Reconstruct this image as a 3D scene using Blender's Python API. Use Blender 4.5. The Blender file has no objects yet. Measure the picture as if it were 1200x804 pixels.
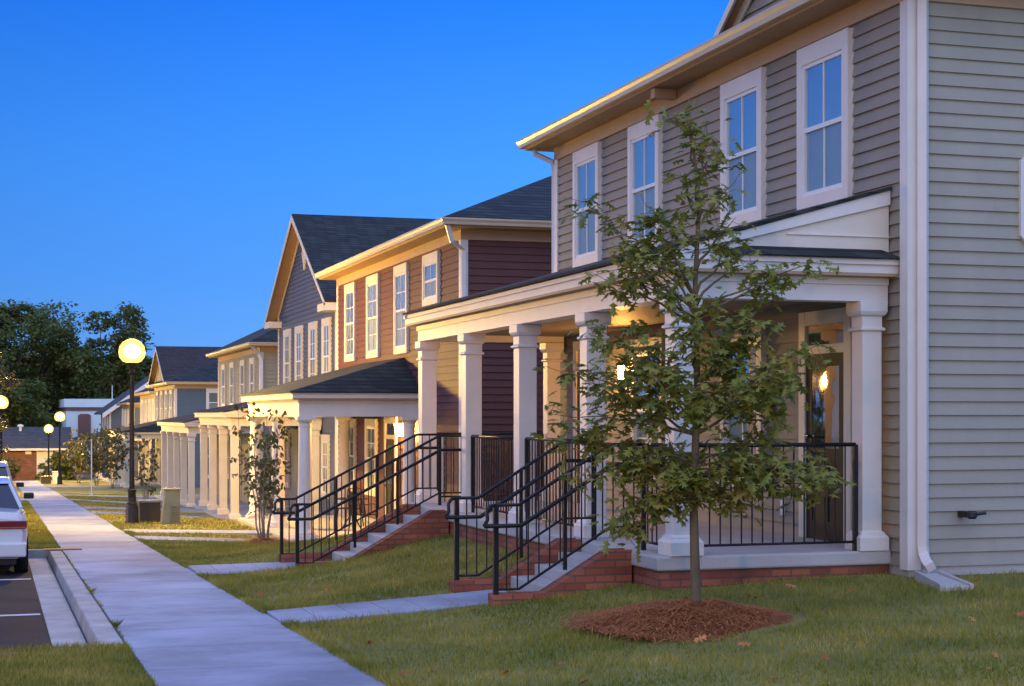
import bpy, math, random
import numpy as np
from mathutils import Vector, Matrix
random.seed(7); rng = np.random.default_rng(11)
R = math.radians
S = bpy.context.scene
COL = S.collection
# ------------------------------------------------------------------ camera
cam = bpy.data.cameras.new('camera'); camo = bpy.data.objects.new('camera', cam); COL.objects.link(camo); S.camera = camo
TH = R(17.3)
camo.location = (0, 0, 1.6); camo.rotation_euler = (R(90), 0, -TH)
cam.sensor_width = 36; cam.lens = 36 * 1929 / 1200.; cam.shift_y = 84 / 1200.; cam.clip_end = 4000; cam.clip_start = .1
# ------------------------------------------------------------------ sky
W = bpy.data.worlds.new('World'); S.world = W; W.use_nodes = True
wn = W.node_tree.nodes; wl = W.node_tree.links; wn.clear()
def wnode(t, **k):
    n = wn.new(t)
    for a, b in k.items(): setattr(n, a, b)
    return n
SUNAZ, SUNEL = R(215), R(2.5)
sky = wnode('ShaderNodeTexSky', sky_type='NISHITA', sun_disc=False, sun_elevation=SUNEL, sun_rotation=SUNAZ, air_density=1.0, dust_density=0.3, ozone_density=6.0)
tint = wnode('ShaderNodeVectorMath', operation='MULTIPLY'); tint.inputs[1].default_value = (.62, .95, 1.75)
wl.new(sky.outputs[0], tint.inputs[0])
geo = wnode('ShaderNodeTexCoord')
sep = wnode('ShaderNodeSeparateXYZ'); wl.new(geo.outputs['Generated'], sep.inputs[0])
# dusk gradient: deep blue overhead and to the north, paler lavender afterglow low in the south west
ramp = wnode('ShaderNodeValToRGB'); cr = ramp.color_ramp
cr.elements[0].position = 0.0; cr.elements[0].color = (.17, .44, 1.04, 1)
cr.elements[1].position = 1.0; cr.elements[1].color = (.42, .60, 1.45, 1)
for p, c in ((.08, (.095, .36, 1.02, 1)), (.15, (.06, .315, 1.0, 1)), (.25, (.018, .20, .92, 1)), (.34, (.05, .27, 1.05, 1)), (.55, (.30, .48, 1.30, 1))):
    e = cr.elements.new(p); e.color = c
wl.new(sep.outputs['Z'], ramp.inputs[0])
dot = wnode('ShaderNodeVectorMath', operation='DOT_PRODUCT'); dot.inputs[1].default_value = (-.45, -.82, .36)
wl.new(geo.outputs['Generated'], dot.inputs[0])
gl = wnode('ShaderNodeMapRange'); gl.interpolation_type = 'SMOOTHSTEP'
gl.inputs['From Min'].default_value = -.05; gl.inputs['From Max'].default_value = .95
wl.new(dot.outputs['Value'], gl.inputs['Value'])
mx = wnode('ShaderNodeMixRGB', blend_type='MIX'); mx.inputs[2].default_value = (.70, .85, 1.34, 1)
wl.new(gl.outputs[0], mx.inputs[0]); wl.new(ramp.outputs[0], mx.inputs[1])
add = wnode('ShaderNodeMixRGB', blend_type='ADD'); add.inputs[0].default_value = .03
azm = wnode('ShaderNodeMapRange'); azm.inputs['From Min'].default_value = -.05; azm.inputs['From Max'].default_value = .34; azm.inputs['To Min'].default_value = .66; azm.inputs['To Max'].default_value = .96
wl.new(sep.outputs['X'], azm.inputs['Value']); azs = wnode('ShaderNodeVectorMath', operation='SCALE'); wl.new(ramp.outputs[0], azs.inputs[0]); wl.new(azm.outputs[0], azs.inputs['Scale']); wl.new(azs.outputs[0], mx.inputs[1])
wl.new(mx.outputs[0], add.inputs[1]); wl.new(tint.outputs[0], add.inputs[2])
bg = wnode('ShaderNodeBackground'); bg.inputs[1].default_value = .84
wo = wnode('ShaderNodeOutputWorld'); wl.new(add.outputs[0], bg.inputs[0]); wl.new(bg.outputs[0], wo.inputs[0])
# weak, very soft last light from the western afterglow
sl = bpy.data.lights.new('afterglow', 'SUN'); sl.energy = .08; sl.angle = R(50); sl.color = (1, .90, .80)
so = bpy.data.objects.new('afterglow', sl); COL.objects.link(so); so.rotation_euler = (R(68), 0, R(-35))
LAMP = 2800.   # street lamp globe emission
S.view_settings.view_transform = 'Standard'; S.view_settings.look = 'None'; S.view_settings.exposure = .46; S.view_settings.gamma = 1
S.render.engine = 'CYCLES'; S.cycles.max_bounces = 6; S.cycles.diffuse_bounces = 3; S.cycles.sample_clamp_indirect = 4
S.cycles.use_denoising = True; S.cycles.caustics_reflective = False; S.cycles.caustics_refractive = False

# ------------------------------------------------------------------ materials
def newmat(name):
    m = bpy.data.materials.new(name); m.use_nodes = True
    return m, m.node_tree.nodes, m.node_tree.links, m.node_tree.nodes['Principled BSDF']
def nd(n, t, **k):
    x = n.new(t)
    for a, b in k.items(): setattr(x, a, b)
    return x
def mat(name, col, rough=.6, var=.15, scale=3., bump=0., bscale=60., metal=0., spec=.5, col2=None, stretch=None, detail=6., coat=0.):
    m, n, l, b = newmat(name)
    tc = nd(n, 'ShaderNodeTexCoord'); mp = nd(n, 'ShaderNodeMapping'); l.new(tc.outputs['Object'], mp.inputs[0])
    if stretch: mp.inputs['Scale'].default_value = stretch
    t = nd(n, 'ShaderNodeTexNoise'); t.inputs['Scale'].default_value = scale; t.inputs['Detail'].default_value = detail
    t.inputs['Roughness'].default_value = .65
    l.new(mp.outputs[0], t.inputs['Vector'])
    r = nd(n, 'ShaderNodeValToRGB'); r.color_ramp.elements[0].position = .3; r.color_ramp.elements[1].position = .7
    c2 = col2 or [min(1, c * (1 + var)) for c in col]; c1 = [c * (1 - var) for c in col] if not col2 else col
    r.color_ramp.elements[0].color = (*c1, 1); r.color_ramp.elements[1].color = (*c2, 1)
    l.new(t.outputs[0], r.inputs[0]); l.new(r.outputs[0], b.inputs['Base Color'])
    b.inputs['Roughness'].default_value = rough; b.inputs['Metallic'].default_value = metal
    b.inputs['Specular IOR Level'].default_value = spec; b.inputs['Coat Weight'].default_value = coat
    if bump:
        t2 = nd(n, 'ShaderNodeTexNoise'); t2.inputs['Scale'].default_value = bscale; t2.inputs['Detail'].default_value = 4
        l.new(mp.outputs[0], t2.inputs['Vector'])
        bp = nd(n, 'ShaderNodeBump'); bp.inputs['Strength'].default_value = bump; bp.inputs['Distance'].default_value = .01
        l.new(t2.outputs[0], bp.inputs['Height']); l.new(bp.outputs[0], b.inputs['Normal'])
    return m
def brickmat(name, c1, c2, mortar, bw, bh, ms, bump=.5, rough=.85, zscale=1.0, big=(.8, 1.15)):
    m, n, l, b = newmat(name)
    tc = nd(n, 'ShaderNodeTexCoord'); sp = nd(n, 'ShaderNodeSeparateXYZ'); l.new(tc.outputs['Object'], sp.inputs[0])
    a = nd(n, 'ShaderNodeMath', operation='ADD'); l.new(sp.outputs[0], a.inputs[0]); l.new(sp.outputs[1], a.inputs[1])
    zz = nd(n, 'ShaderNodeMath', operation='MULTIPLY'); zz.inputs[1].default_value = zscale; l.new(sp.outputs[2], zz.inputs[0])
    cb = nd(n, 'ShaderNodeCombineXYZ'); l.new(a.outputs[0], cb.inputs[0]); l.new(zz.outputs[0], cb.inputs[1])
    t = nd(n, 'ShaderNodeTexBrick'); l.new(cb.outputs[0], t.inputs['Vector'])
    t.inputs['Scale'].default_value = 1; t.inputs['Brick Width'].default_value = bw; t.inputs['Row Height'].default_value = bh
    t.inputs['Mortar Size'].default_value = ms; t.inputs['Mortar Smooth'].default_value = .2
    t.inputs['Color1'].default_value = (*c1, 1); t.inputs['Color2'].default_value = (*c2, 1); t.inputs['Mortar'].default_value = (*mortar, 1)
    no = nd(n, 'ShaderNodeTexNoise'); no.inputs['Scale'].default_value = 1.7; no.inputs['Detail'].default_value = 7; l.new(tc.outputs['Object'], no.inputs['Vector'])
    mr = nd(n, 'ShaderNodeMapRange'); mr.inputs['To Min'].default_value = big[0]; mr.inputs['To Max'].default_value = big[1]
    mr.inputs['From Min'].default_value = .3; mr.inputs['From Max'].default_value = .7
    l.new(no.outputs[0], mr.inputs['Value'])
    mm = nd(n, 'ShaderNodeVectorMath', operation='SCALE'); l.new(t.outputs[0], mm.inputs[0]); l.new(mr.outputs[0], mm.inputs['Scale'])
    l.new(mm.outputs[0], b.inputs['Base Color']); b.inputs['Roughness'].default_value = rough
    bp = nd(n, 'ShaderNodeBump'); bp.inputs['Strength'].default_value = bump; bp.inputs['Distance'].default_value = .01; bp.invert = True
    l.new(t.outputs['Fac'], bp.inputs['Height']); l.new(bp.outputs[0], b.inputs['Normal'])
    return m
def leafmat(name, cols, rough=.5, trans=.25, noise=None):
    m, n, l, b = newmat(name)
    g = nd(n, 'ShaderNodeNewGeometry'); r = nd(n, 'ShaderNodeValToRGB'); e = r.color_ramp.elements
    e[0].color = (*cols[0], 1); e[1].color = (*cols[-1], 1)
    for i, c in enumerate(cols[1:-1]): x = e.new((i + 1) / (len(cols) - 1)); x.color = (*c, 1)
    src = g.outputs['Random Per Island']
    if noise:
        tc = nd(n, 'ShaderNodeTexCoord'); no = nd(n, 'ShaderNodeTexNoise'); no.inputs['Scale'].default_value = noise; l.new(tc.outputs['Object'], no.inputs['Vector'])
        mr = nd(n, 'ShaderNodeMapRange'); mr.inputs['From Min'].default_value = .3; mr.inputs['From Max'].default_value = .7; l.new(no.outputs[0], mr.inputs['Value'])
        a = nd(n, 'ShaderNodeMath', operation='MULTIPLY'); a.inputs[1].default_value = .65; l.new(mr.outputs[0], a.inputs[0])
        a2 = nd(n, 'ShaderNodeMath', operation='MULTIPLY_ADD'); a2.inputs[1].default_value = .35; l.new(src, a2.inputs[0]); l.new(a.outputs[0], a2.inputs[2]); src = a2.outputs[0]
    l.new(src, r.inputs[0]); l.new(r.outputs[0], b.inputs['Base Color']); b.inputs['Roughness'].default_value = rough
    b.inputs['Specular IOR Level'].default_value = .3
    tr = nd(n, 'ShaderNodeBsdfTranslucent'); l.new(r.outputs[0], tr.inputs[0])
    ms = nd(n, 'ShaderNodeMixShader'); ms.inputs[0].default_value = trans
    l.new(b.outputs[0], ms.inputs[1]); l.new(tr.outputs[0], ms.inputs[2]); l.new(ms.outputs[0], n['Material Output'].inputs[0])
    return m
def emit(name, col, s):
    m, n, l, b = newmat(name); b.inputs['Base Color'].default_value = (*col, 1)
    b.inputs['Emission Color'].default_value = (*col, 1); b.inputs['Emission Strength'].default_value = s
    return m
def glassmat(name, k=.55, k0=.04):
    m, n, l, b = newmat(name); n.remove(b)
    fr = nd(n, 'ShaderNodeFresnel'); fr.inputs[0].default_value = 1.6
    ma = nd(n, 'ShaderNodeMath', operation='MULTIPLY_ADD'); ma.inputs[1].default_value = k; ma.inputs[2].default_value = k0; ma.use_clamp = True; l.new(fr.outputs[0], ma.inputs[0])
    t = nd(n, 'ShaderNodeBsdfTransparent'); t.inputs[0].default_value = (.8, .86, .86, 1)
    g = nd(n, 'ShaderNodeBsdfGlossy'); g.inputs['Roughness'].default_value = .02
    no = nd(n, 'ShaderNodeTexNoise'); no.inputs['Scale'].default_value = 1.3; tc = nd(n, 'ShaderNodeTexCoord'); l.new(tc.outputs['Object'], no.inputs['Vector'])
    bp = nd(n, 'ShaderNodeBump'); bp.inputs['Strength'].default_value = .25; bp.inputs['Distance'].default_value = .02; l.new(no.outputs[0], bp.inputs['Height']); l.new(bp.outputs[0], g.inputs['Normal'])
    ms = nd(n, 'ShaderNodeMixShader'); l.new(ma.outputs[0], ms.inputs[0]); l.new(t.outputs[0], ms.inputs[1]); l.new(g.outputs[0], ms.inputs[2])
    l.new(ms.outputs[0], n['Material Output'].inputs[0]); return m
def shade(name):   # frosted outer lantern globe, glows by itself and lets the bulb through
    m, n, l, b = newmat(name); e = nd(n, 'ShaderNodeEmission'); e.inputs[0].default_value = (1, .62, .13, 1); e.inputs[1].default_value = 2.6
    t = nd(n, 'ShaderNodeBsdfTransparent'); a = nd(n, 'ShaderNodeMixShader'); a.inputs[0].default_value = .5; n.remove(b)
    l.new(t.outputs[0], a.inputs[1]); l.new(e.outputs[0], a.inputs[2]); l.new(a.outputs[0], n['Material Output'].inputs[0]); return m
def sid(name, c):
    m = mat(name, c, .62, .10, 1.0, .4, 40, stretch=(1, 1, .6)); n = m.node_tree.nodes; l = m.node_tree.links; b = n['Principled BSDF']
    src = b.inputs['Base Color'].links[0].from_socket; g = nd(n, 'ShaderNodeNewGeometry'); mr = nd(n, 'ShaderNodeMapRange'); mr.inputs['To Min'].default_value = .965; mr.inputs['To Max'].default_value = 1.035
    l.new(g.outputs['Random Per Island'], mr.inputs['Value']); v = nd(n, 'ShaderNodeVectorMath', operation='SCALE'); l.new(src, v.inputs[0]); l.new(mr.outputs[0], v.inputs['Scale']); l.new(v.outputs[0], b.inputs['Base Color'])
    return m
M = dict(
    sid_tan=sid('siding_taupe', (.29, .255, .205)), sid_side=sid('siding_sage', (.35, .335, .27)),
    sid_red=sid('siding_maroon', (.115, .038, .030)), sid_blue=sid('siding_slate', (.095, .115, .165)), sid_olive=sid('siding_olive', (.34, .31, .21)),
    sid_navy=sid('siding_navy', (.085, .13, .18)), sid_cream=sid('siding_cream', (.42, .37, .28)), sid_grey=sid('siding_grey', (.13, .15, .16)),
    trim=mat('trim_paint', (.74, .70, .66), .45, .05, 2.5, .12, 30), cream=mat('cream_paint', (.72, .66, .55), .5, .06, 2.5, .15, 30),
    sash=mat('sash_vinyl', (.80, .80, .80), .35, .03, 4), eave=mat('eave_lamp_tint', (.46, .31, .18), .5, .06, 2.5), gutter=mat('gutter_lamp_tint', (.56, .45, .31), .35, .06, 3, coat=.2),  # white eaves and gutters tinted tan to carry warm lamp light
    soffit=mat('soffit_lamp_tint', (.42, .27, .15), .55, .07, 2.5, .1, 20),  # tan here puts the orange lamp light into the soffit colour
    ceil=mat('porch_ceiling_shade', (.20, .16, .12), .6, .1, 3), roof=brickmat('roof_shingle', (.012, .018, .018), (.036, .046, .044), (.006, .008, .008), .33, .085, .012, .8, .9),  # ceiling colour darkened to carry the shade under the porch roof
    roofbrown=brickmat('roof_shingle_brown', (.032, .022, .020), (.065, .045, .040), (.010, .008, .008), .33, .085, .012, .8, .9),
    roofgrey=brickmat('roof_shingle_grey', (.055, .055, .055), (.09, .085, .08), (.03, .03, .03), .33, .12, .012, .5, .9),
    brick=brickmat('red_brick', (.24, .066, .036), (.40, .125, .068), (.15, .085, .065), .215, .073, .009, .7, .9, big=(.65, 1.2)),
    brickfar=brickmat('far_brick', (.20, .075, .05), (.27, .11, .075), (.2, .14, .11), .4, .12, .012, .3, .9),
    conc=mat('concrete', (.40, .39, .375), .85, .18, 1.1, .35, 45, col2=(.52, .51, .49)),
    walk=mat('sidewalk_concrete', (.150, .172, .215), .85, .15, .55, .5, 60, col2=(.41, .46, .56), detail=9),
    curb=mat('curb_concrete', (.30, .28, .26), .9, .15, 2.0, .5, 45, col2=(.50, .48, .45)),
    asphalt=mat('asphalt', (.016, .016, .020), .85, .2, .9, .9, 160, col2=(.036, .036, .040), spec=.2),
    line=mat('road_paint', (.62, .62, .64), .7, .15, 9, .2, 60),
    iron=mat('black_iron', (.010, .010, .011), .45, .2, 5, spec=.35), blackp=mat('black_plastic', (.018, .018, .019), .5, .2, 5),
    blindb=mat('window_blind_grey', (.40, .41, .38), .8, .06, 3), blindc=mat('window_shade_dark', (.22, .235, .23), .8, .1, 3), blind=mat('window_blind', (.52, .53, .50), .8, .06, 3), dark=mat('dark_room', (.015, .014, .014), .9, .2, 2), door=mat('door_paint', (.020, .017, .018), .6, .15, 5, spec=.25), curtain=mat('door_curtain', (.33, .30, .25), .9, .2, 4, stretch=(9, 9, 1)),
    glass=glassmat('window_glass'), screen=glassmat('screened_glass', .28, .01), lawn=mat('lawn_soil', (.10, .12, .022), .95, .3, .5, .8, 40, col2=(.31, .27, .065), detail=9),
    blade=leafmat('grass_blade', [(.10, .145, .018), (.21, .225, .032), (.35, .31, .055), (.54, .43, .12)], .6, .25, 1.1),
    oak=leafmat('oak_leaf', [(.13, .175, .033), (.20, .235, .043), (.28, .285, .055), (.38, .30, .065)], .45, .3, 3.),
    myrtle=leafmat('myrtle_leaf', [(.08, .12, .04), (.12, .15, .05), (.2, .13, .06)], .5, .3),
    sap=leafmat('sapling_leaf', [(.07, .09, .03), (.13, .13, .045), (.20, .15, .06)], .5, .3),
    far=leafmat('far_leaf', [(.085, .14, .034), (.13, .175, .042), (.20, .20, .055), (.27, .19, .065)], .7, .4, .35),
    bark=mat('bark', (.15, .115, .065), .9, .3, 12, .8, 40, stretch=(1, 1, .25)), barkpale=mat('pale_bark', (.30, .25, .20), .9, .2, 12, .5, 40, stretch=(1, 1, .3)),
    straw=leafmat('pine_straw', [(.28, .085, .028), (.48, .165, .055), (.62, .28, .10)], .7, .1), mulch=mat('mulch', (.13, .040, .020), .95, .3, 30, 1., 60, col2=(.25, .085, .04)),
    carwhite=mat('car_paint_white', (.66, .68, .70), .25, .02, 2, coat=.8), carsilver=mat('car_paint_silver', (.38, .37, .36), .3, .03, 2, metal=.4, coat=.8), carglass=mat('car_glass', (.02, .025, .03), .05, .05, 2, spec=.9),
    tyre=mat('tyre', (.014, .014, .014), .85, .2, 8), rim=mat('wheel_rim', (.35, .35, .36), .3, .05, 5, metal=.8), red=mat('tail_lens', (.16, .010, .010), .2, .1, 9, coat=.6), amber=mat('amber_lens', (.55, .10, .015), .2, .1, 9, coat=.6),
    whiteb=mat('white_render', (.78, .90, .95), .8, .05, .6), brown=mat('brown_panel', (.20, .10, .085), .7, .08, 2), chrome=mat('brushed_nickel', (.6, .58, .55), .25, .05, 5, metal=1.),
    green=mat('pedestal_green', (.20, .22, .17), .6, .08, 3), boxbrown=mat('box_brown', (.040, .030, .024), .5, .15, 4), plank=mat('plank_wood', (.42, .20, .08), .8, .25, 8, .4, 30, stretch=(1, 8, 8)),
    shade=shade('frosted_globe'), lampg=emit('lamp_globe', (1, .60, .12), LAMP * 1.5), lampo=emit('lamp_bulb_orange', (1, .43, .07), LAMP * 1.15), sconce=emit('sconce_glass', (1, .52, .12), 320), sconcelow=emit('sconce_glass_low', (1, .45, .09), 420), sconcew=mat('lantern_glass', (.45, .36, .22), .3, .05, 4), clay=mat('red_clay', (.22, .09, .05), .95, .2, 6, .5, 40),
    lid=mat('box_lid', (.14, .16, .19), .5, .1, 4), furn=mat('porch_furniture_metal', (.02, .018, .018), .45, .2, 5))
# ------------------------------------------------------------------ mesh builder
class MB:
    def __init__(s): s.v = []; s.f = []; s.smooth = False
    def add(s, vs, fs):
        o = len(s.v); s.v += [tuple(p) for p in vs]; s.f += [tuple(i + o for i in f) for f in fs]; return s
    def box(s, x0, x1, y0, y1, z0, z1):
        return s.hexa([(x0, y0, z0), (x1, y0, z0), (x1, y1, z0), (x0, y1, z0), (x0, y0, z1), (x1, y0, z1), (x1, y1, z1), (x0, y1, z1)])
    def hexa(s, p): return s.add(p, [(0, 3, 2, 1), (4, 5, 6, 7), (0, 1, 5, 4), (1, 2, 6, 5), (2, 3, 7, 6), (3, 0, 4, 7)])
    def quad(s, *p): return s.add(p, [tuple(range(len(p)))])
    def tube(s, pts, r, n=8, cap=True):
        pts = [Vector(p) for p in pts]; rs = r if isinstance(r, (list, tuple)) else [r] * len(pts)
        rings = []; up = Vector((0, 0, 1)); prev = None
        for i, p in enumerate(pts):
            d = (pts[min(i + 1, len(pts) - 1)] - pts[max(i - 1, 0)]).normalized()
            a = d.cross(up) if prev is None else prev - d * prev.dot(d)
            if a.length < 1e-3: a = d.cross(Vector((1, 0, 0)))
            a.normalize(); prev = a; b = d.cross(a)
            rings.append([p + (a * math.cos(t * 2 * math.pi / n) + b * math.sin(t * 2 * math.pi / n)) * rs[i] for t in range(n)])
        vs = [q for g in rings for q in g]; fs = []
        for i in range(len(rings) - 1):
            for t in range(n): u = (t + 1) % n; fs.append((i * n + t, i * n + u, (i + 1) * n + u, (i + 1) * n + t))
        if cap: fs += [tuple(range(n))[::-1], tuple((len(rings) - 1) * n + t for t in range(n))]
        return s.add(vs, fs)
    def lathe(s, prof, c=(0, 0, 0), n=20, sq=False):
        # prof: (radius, z); sq: square section
        vs = []; fs = []
        for r, z in prof:
            if sq: vs += [(c[0] - r, c[1] - r, c[2] + z), (c[0] + r, c[1] - r, c[2] + z), (c[0] + r, c[1] + r, c[2] + z), (c[0] - r, c[1] + r, c[2] + z)]
            else: vs += [(c[0] + r * math.cos(2 * math.pi * t / n), c[1] + r * math.sin(2 * math.pi * t / n), c[2] + z) for t in range(n)]
        k = 4 if sq else n
        for i in range(len(prof) - 1):
            for t in range(k): u = (t + 1) % k; fs.append((i * k + t, i * k + u, (i + 1) * k + u, (i + 1) * k + t))
        fs += [tuple(range(k))[::-1], tuple((len(prof) - 1) * k + t for t in range(k))]
        return s.add(vs, fs)
    def build(s, name, m, parent=None, smooth=False, bevel=0, label=None, kind=None):
        org = Vector((0, 0, 0)); p = parent
        while p is not None: org += Vector(p['org']) if 'org' in p.keys() else Vector((0, 0, 0)); p = p.parent
        me = bpy.data.meshes.new(name)
        v = np.array(s.v, dtype=np.float32) - np.array(org, dtype=np.float32)
        me.from_pydata(v.tolist(), [], s.f); me.materials.append(m if not isinstance(m, str) else M[m])
        if smooth: me.polygons.foreach_set('use_smooth', [True] * len(me.polygons))
        o = bpy.data.objects.new(name, me); COL.objects.link(o); o.parent = parent
        if smooth and smooth != 'all':
            me.set_sharp_from_angle(angle=R(40))
        if bevel:
            b = o.modifiers.new('bevel', 'BEVEL'); b.width = bevel; b.segments = 2; b.limit_method = 'ANGLE'
        if label: o['label'] = label
        if kind: o['kind'] = kind
        return o
ORGS = []
def thing(name, label, cat, loc, group=None):
    o = bpy.data.objects.new(name, None); COL.objects.link(o); o.location = loc; o['label'] = label; o['category'] = cat
    o['org'] = [float(c) for c in loc]; ORGS.append(o); o.empty_display_size = .3
    if group: o['group'] = group
    return o
def tag(o, label, cat, group=None):
    o['label'] = label; o['category'] = cat
    if group: o['group'] = group
    return o
def dup(root, loc, label, rz=0, sc=1):
    r = root.copy(); COL.objects.link(r); r.location = loc; r['label'] = label; r.rotation_euler = (0, 0, rz); r.scale = (sc, sc, sc)
    for ch in list(root.children):
        c = ch.copy(); COL.objects.link(c); c.parent = r
        for g in list(ch.children):
            d = g.copy(); COL.objects.link(d); d.parent = c
    return r
def struct(o): o['kind'] = 'structure'; return o

# ------------------------------------------------------------------ terrain
SL = .0257
def s_(Y): return -SL * Y if Y < 165 else -SL * 165
GT = [(-80, 1.2), (0, -.10), (13, -.15), (14.8, -.09), (24, -.12), (26, -.22), (30, -.85), (33, -1.06), (43, -1.10), (49, -1.56), (58, -1.62), (63, -2.0), (76, -2.1), (80, -2.2), (92, -2.42), (125, -3.25), (165, -4.25), (2000, -4.25)]
def g_(Y): return float(np.interp(Y, [a for a, b in GT], [b for a, b in GT]))
PATHS = [(15.72, 16.8, 5.1), (22.7, 24.15, 4.75), (33.2, 34.2, 5.9), (36.3, 37.3, 5.9), (49.6, 50.8, 6.4), (54.2, 55.4, 6.4), (65.0, 66.2, 6.9), (73.5, 74.7, 6.9), (96, 97.2, 6.6)]
def path_z(a, b, X1, x):
    t = min(1, max(0, (x - 2.61) / (X1 - 2.61))); end = {15.72: -.255, 22.7: -.56}.get(a)
    if end is None: end = lawn_z(X1, (a + b) / 2, False) + .05
    return s_(a) * (1 - t) + end * t
def lawn_z(X, Y, carve=True):
    z = lawn_raw(X, Y)
    if carve and X > 2.6:
        for a, b, X1 in PATHS:
            if a - .6 < Y < b + .6 and X < X1 + .5:
                k = 1 - max(0, a - Y, Y - b) / .6; p = path_z(a, b, X1, X) - .02
                if p < z: z = z * (1 - k) + p * k
    return z
def lawn_raw(X, Y):
    if X < 1.0: return s_(Y)
    t = min(1, max(0, (X - 2.6) / 3.4)) ** 1.5
    return (s_(Y) - .012) * (1 - t) + g_(Y) * t + (.10 if Y < 30 else .0) * min(1, max(0, (X - 6.2) / 2.4)) + .012 * math.sin(X * 2.1 + Y * .7) * t + .01 * math.sin(X * .9 - Y * 1.9) * t
mb = MB()
xs = [-900, -300, -100, -40, -20, -10, -6.2, -6.16, .98, 1.02, 2.58] + list(np.arange(2.62, 6.3, .3)) + [6.6, 7.2, 8, 8.6, 10, 14, 20, 40, 100, 300, 900]
ys = [-60, -20, 0, 6, 9] + list(np.arange(10, 34, .25)) + list(np.arange(34, 100, 2)) + [105, 115, 125, 135, 150, 165, 200, 300, 600, 1500, 3000]
def gz(X, Y):
    if -6.17 < X < 1.0: return s_(Y) - .35
    if 1.0 <= X < 2.6: return s_(Y) - .08
    if X <= -6.17: return s_(Y) - .02
    return lawn_z(X, Y)
vs = [(x, y, gz(x, y)) for y in ys for x in xs]; nx = len(xs)
fs = [(j * nx + i, j * nx + i + 1, (j + 1) * nx + i + 1, (j + 1) * nx + i) for j in range(len(ys) - 1) for i in range(nx - 1)]
mb.add(vs, fs); struct(mb.build('ground', 'lawn', smooth='all'))
# road, gutter, curbs
def strip(x0, x1, Ys, dz, th=.0, z=s_):
    m = MB()
    for a, b in zip(Ys[:-1], Ys[1:]):
        za, zb = z(a) + dz, z(b) + dz
        if th: m.hexa([(x0, a, za - th), (x1, a, za - th), (x1, b, zb - th), (x0, b, zb - th), (x0, a, za), (x1, a, za), (x1, b, zb), (x0, b, zb)])
        else: m.quad((x0, a, za), (x1, a, za), (x1, b, zb), (x0, b, zb))
    return m
struct(strip(-6.0, .47, [-60, 0, 40, 80, 128], -.155, .1).build('road', 'asphalt'))
struct(strip(.474, .785, list(np.arange(14.66, 30.1, 3.05)) + [30.1], -.145, .08).build('gutter', 'curb'))
mb = MB()
y = 14.66
while y < 30.0:
    e = min(y + 3.04, 30.1)
    za, zb = s_(y) - .004, s_(e) - .004
    mb.hexa([(.80, y, za - .3), (1.04, y, za - .3), (1.04, e, zb - .3), (.80, e, zb - .3), (.83, y, za), (1.04, y, za), (1.04, e, zb), (.83, e, zb)]); y = e + .012
struct(mb.build('curb', 'curb', bevel=.018))
mb = strip(.20, .40, [30.3, 60, 64], -.004, .3); mb.box(-1.9, 1.04, 30.1, 30.28, s_(30) - .35, s_(30) - .004)
mb.box(-1.9, .80, 14.50, 14.655, s_(14.6) - .3, s_(14.6) - .07)
struct(mb.build('curb_return', 'curb', bevel=.015))
struct(strip(-6.16, -6.0, [-60, 0, 40, 80, 128], 0, .3).build('curb_across', 'curb'))
mb = MB()
for yy in (19.2, 24.9):
    mb.box(-1.9, .44, yy, yy + .11, s_(yy) - .152, s_(yy) - .149)
mb.add([(-1.9, 14.8, s_(14.8) - .15), (-1.8, 14.8, s_(14.8) - .15), (-1.8, 30, s_(30) - .15), (-1.9, 30, s_(30) - .15)], [(0, 1, 2, 3)])
struct(mb.build('parking_lines', 'line'))
# verges
def sheet(x0, x1, y0, y1, dz, n=12):
    m = MB(); X = np.linspace(x0, x1, n); Y = np.linspace(y0, y1, max(2, int(abs(y1 - y0) / .5)))
    v = [(x, y, s_(y) + dz + .012 * math.sin(3 * x + 2 * y)) for y in Y for x in X]
    m.add(v, [(j * n + i, j * n + i + 1, (j + 1) * n + i + 1, (j + 1) * n + i) for j in range(len(Y) - 1) for i in range(n - 1)]); return m
struct(sheet(-1.9, 1.05, 2, 14.5, -.02).build('verge', 'lawn', smooth='all'))
struct(sheet(.40, 1.05, 30.3, 64, -.015, 4).build('verge_beyond', 'lawn', smooth='all'))
struct(sheet(.20, 1.05, 70, 126, -.015, 4).build('verge_far', 'lawn', smooth='all'))
# sidewalk slabs
mb = MB(); y = 2.0; k = 0
while y < 124:
    L = 1.52; e = y + L - .034
    za, zb = s_(y), s_(e); th = .12
    if y > 20: th = .1
    mb.hexa([(1.055, y, za - th), (2.6, y, za - th), (2.6, e, zb - th), (1.055, e, zb - th), (1.055, y, za), (2.6, y, za), (2.6, e, zb), (1.055, e, zb)]); y += L; k += 1
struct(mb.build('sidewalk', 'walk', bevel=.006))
PZ = path_z
mb = MB()
for a, b, X1 in PATHS:
    n = 8; P = np.linspace(2.61, X1, n)
    for i in range(n - 1):
        x0, x1 = P[i], P[i + 1] - .008
        def pz(x): return path_z(a, b, X1, x)
        mb.hexa([(x0, a, pz(x0) - .12), (x1, a, pz(x1) - .12), (x1, b, pz(x1) - .12), (x0, b, pz(x0) - .12), (x0, a, pz(x0)), (x1, a, pz(x1)), (x1, b, pz(x1)), (x0, b, pz(x0))])
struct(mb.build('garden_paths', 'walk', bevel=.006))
struct(strip(.42, 1.05, [66.5, 69.5], .0, .1).build('driveway', 'walk'))

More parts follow.
